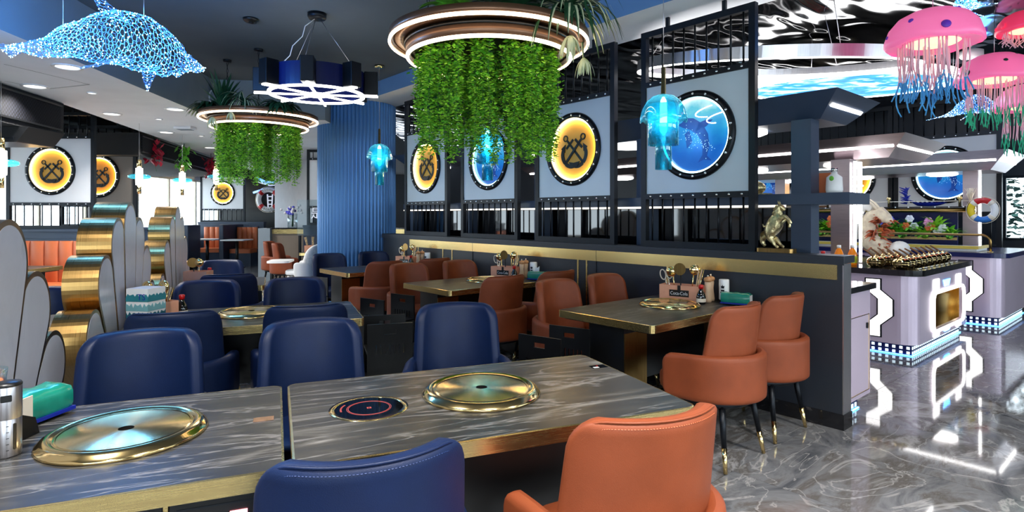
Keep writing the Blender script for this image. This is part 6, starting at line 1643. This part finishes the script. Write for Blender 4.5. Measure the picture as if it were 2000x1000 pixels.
MB().box(-0.5, 0.5, 0, 0.01, 0.0, 0.7).build('glass', CLEAR, sg_); text('lettering', '是和分', 0.24, NW, sg_, (0.12, -0.004, 0.42)); text('lettering', 'JJK', 0.2, NW, sg_, (0.25, -0.004, 0.16))
for q in (-0.45, 0.45): MB().box(q-0.02, q+0.02, -0.02, 0.03, -1.0, 0.0).build('stand', FRAME, sg_)
# small table by the counter with a box of utensils, and the high chair
make_table('small stone table by the reception counter behind the high chair', 0.7, 0.7, (-3.66, 10.0, 0), rad(0))
condiment_box('pale wooden utensil box on the small table by the reception counter', (-3.50, 10.25, ZT), 0, 0.8, False)
for k in range(3): utensil('wooden_chopsticks', 'chopsticks in the counter side utensil box, %s bundle' % ('left', 'middle', 'right')[k], (-3.58+0.07*k, 10.25, ZT+0.006), 'sticks', -0.3+0.25*k, 0, 0.26)
hc = thing('high_chair', 'white plastic baby high chair with tray and patterned cushion', 'high chair', (-3.40, 9.30, 0), rad(100))
mb = MB(); path = [(0.20*cos(a), 0.20*sin(a)) for a in np.linspace(PI*1.08, PI*1.92, 20)]
ln_ = sum((Vector(q)-Vector(p)).length for p, q in zip(path, path[1:])); sheet(mb, path, ln_/2, 0.52, 0.93, 0.02, 0.16, 0.06, lean=0.28, na=24, nb=14); mb.build('cushion_back', mat('cushion_print', srgb(236, 234, 230), 0.6, grain=0.14, gscale=28), hc)
mb = MB(); cushion(mb, 0.20, 0.19, 0.46, 0.53, 0.025); mb.build('seat_shell', WHITE, hc)
mb = MB(); path = [(0.24*cos(a), 0.23*sin(a)) for a in np.linspace(PI*0.95, PI*2.05, 24)]; ln_ = sum((Vector(q)-Vector(p)).length for p, q in zip(path, path[1:])); sheet(mb, path, ln_/2, 0.40, 0.66, 0.1, 0.05, 0.03, na=30, nb=10); mb.build('side_shell', WHITE, hc)
MB().prism(rrect(-0.26, 0.26, 0.10, 0.44, 0.09), 0.655, 0.685).build('tray', WHITE, hc, bevel=0.01)
for sx in (-1, 1):
    for sy in (-1, 1): lg = MB().tube([(sx*0.14, sy*0.12, 0.44), (sx*0.27, sy*0.26, 0.004)], [0.022, 0.016], 10).build('leg', WHITE, hc)

# trees outside the food hall windows
TREEG = mat('pale_teal_leaf', srgb(44, 92, 82), 0.6, grain=0.3, gscale=6)
for k, (s_, t_, h_) in enumerate(((11.6, 0.3, 3.4), (12.0, -3.2, 3.8), (11.8, 3.8, 3.5))):
    x = PT('garden_tree', 'pale green tree outside the food hall window, %s one' % ('middle', 'right', 'left')[k], 'tree', s_, t_, 0.0, 0, 'trees outside')
    MB().tube([(0, 0, 0), (0.05, 0, h_*.4), (0, 0.1, h_*.75)], [0.10, 0.08, 0.03], 8).build('trunk', WOODD, x)
    mb = MB(); rr = random.Random(70+k)
    for i in range(14): a = rr.random()*6.28; mb.tube([(0, 0, h_*rr.uniform(.25, .6)), (0.7*cos(a), 0.7*sin(a), h_*rr.uniform(.5, .9))], [0.03, 0.008], 5)
    mb.build('branches', WOODD, x)
    mb = MB()
    for i in range(1500):
        o = Vector((rr.gauss(0, .5), rr.gauss(0, .5), h_*rr.uniform(.25, 1))); a = rr.random()*6.28; d = Vector((cos(a), sin(a), rr.uniform(-.6, .6)))*0.17; q = Vector((-sin(a), cos(a), rr.uniform(-.5, .5)))*0.06
        mb.add([o, o+d*.5+q, o+d, o+d*.5-q], [(0, 1, 2, 3)], 0)
    mb.build('foliage', TREEG, x)['kind'] = 'stuff'
struct(MB().box(9.6, 16, -9, 15, -0.1, -0.01).build('ground_outside', WHITEP, loc=P(0, 0), rot=(0, 0, AP)))
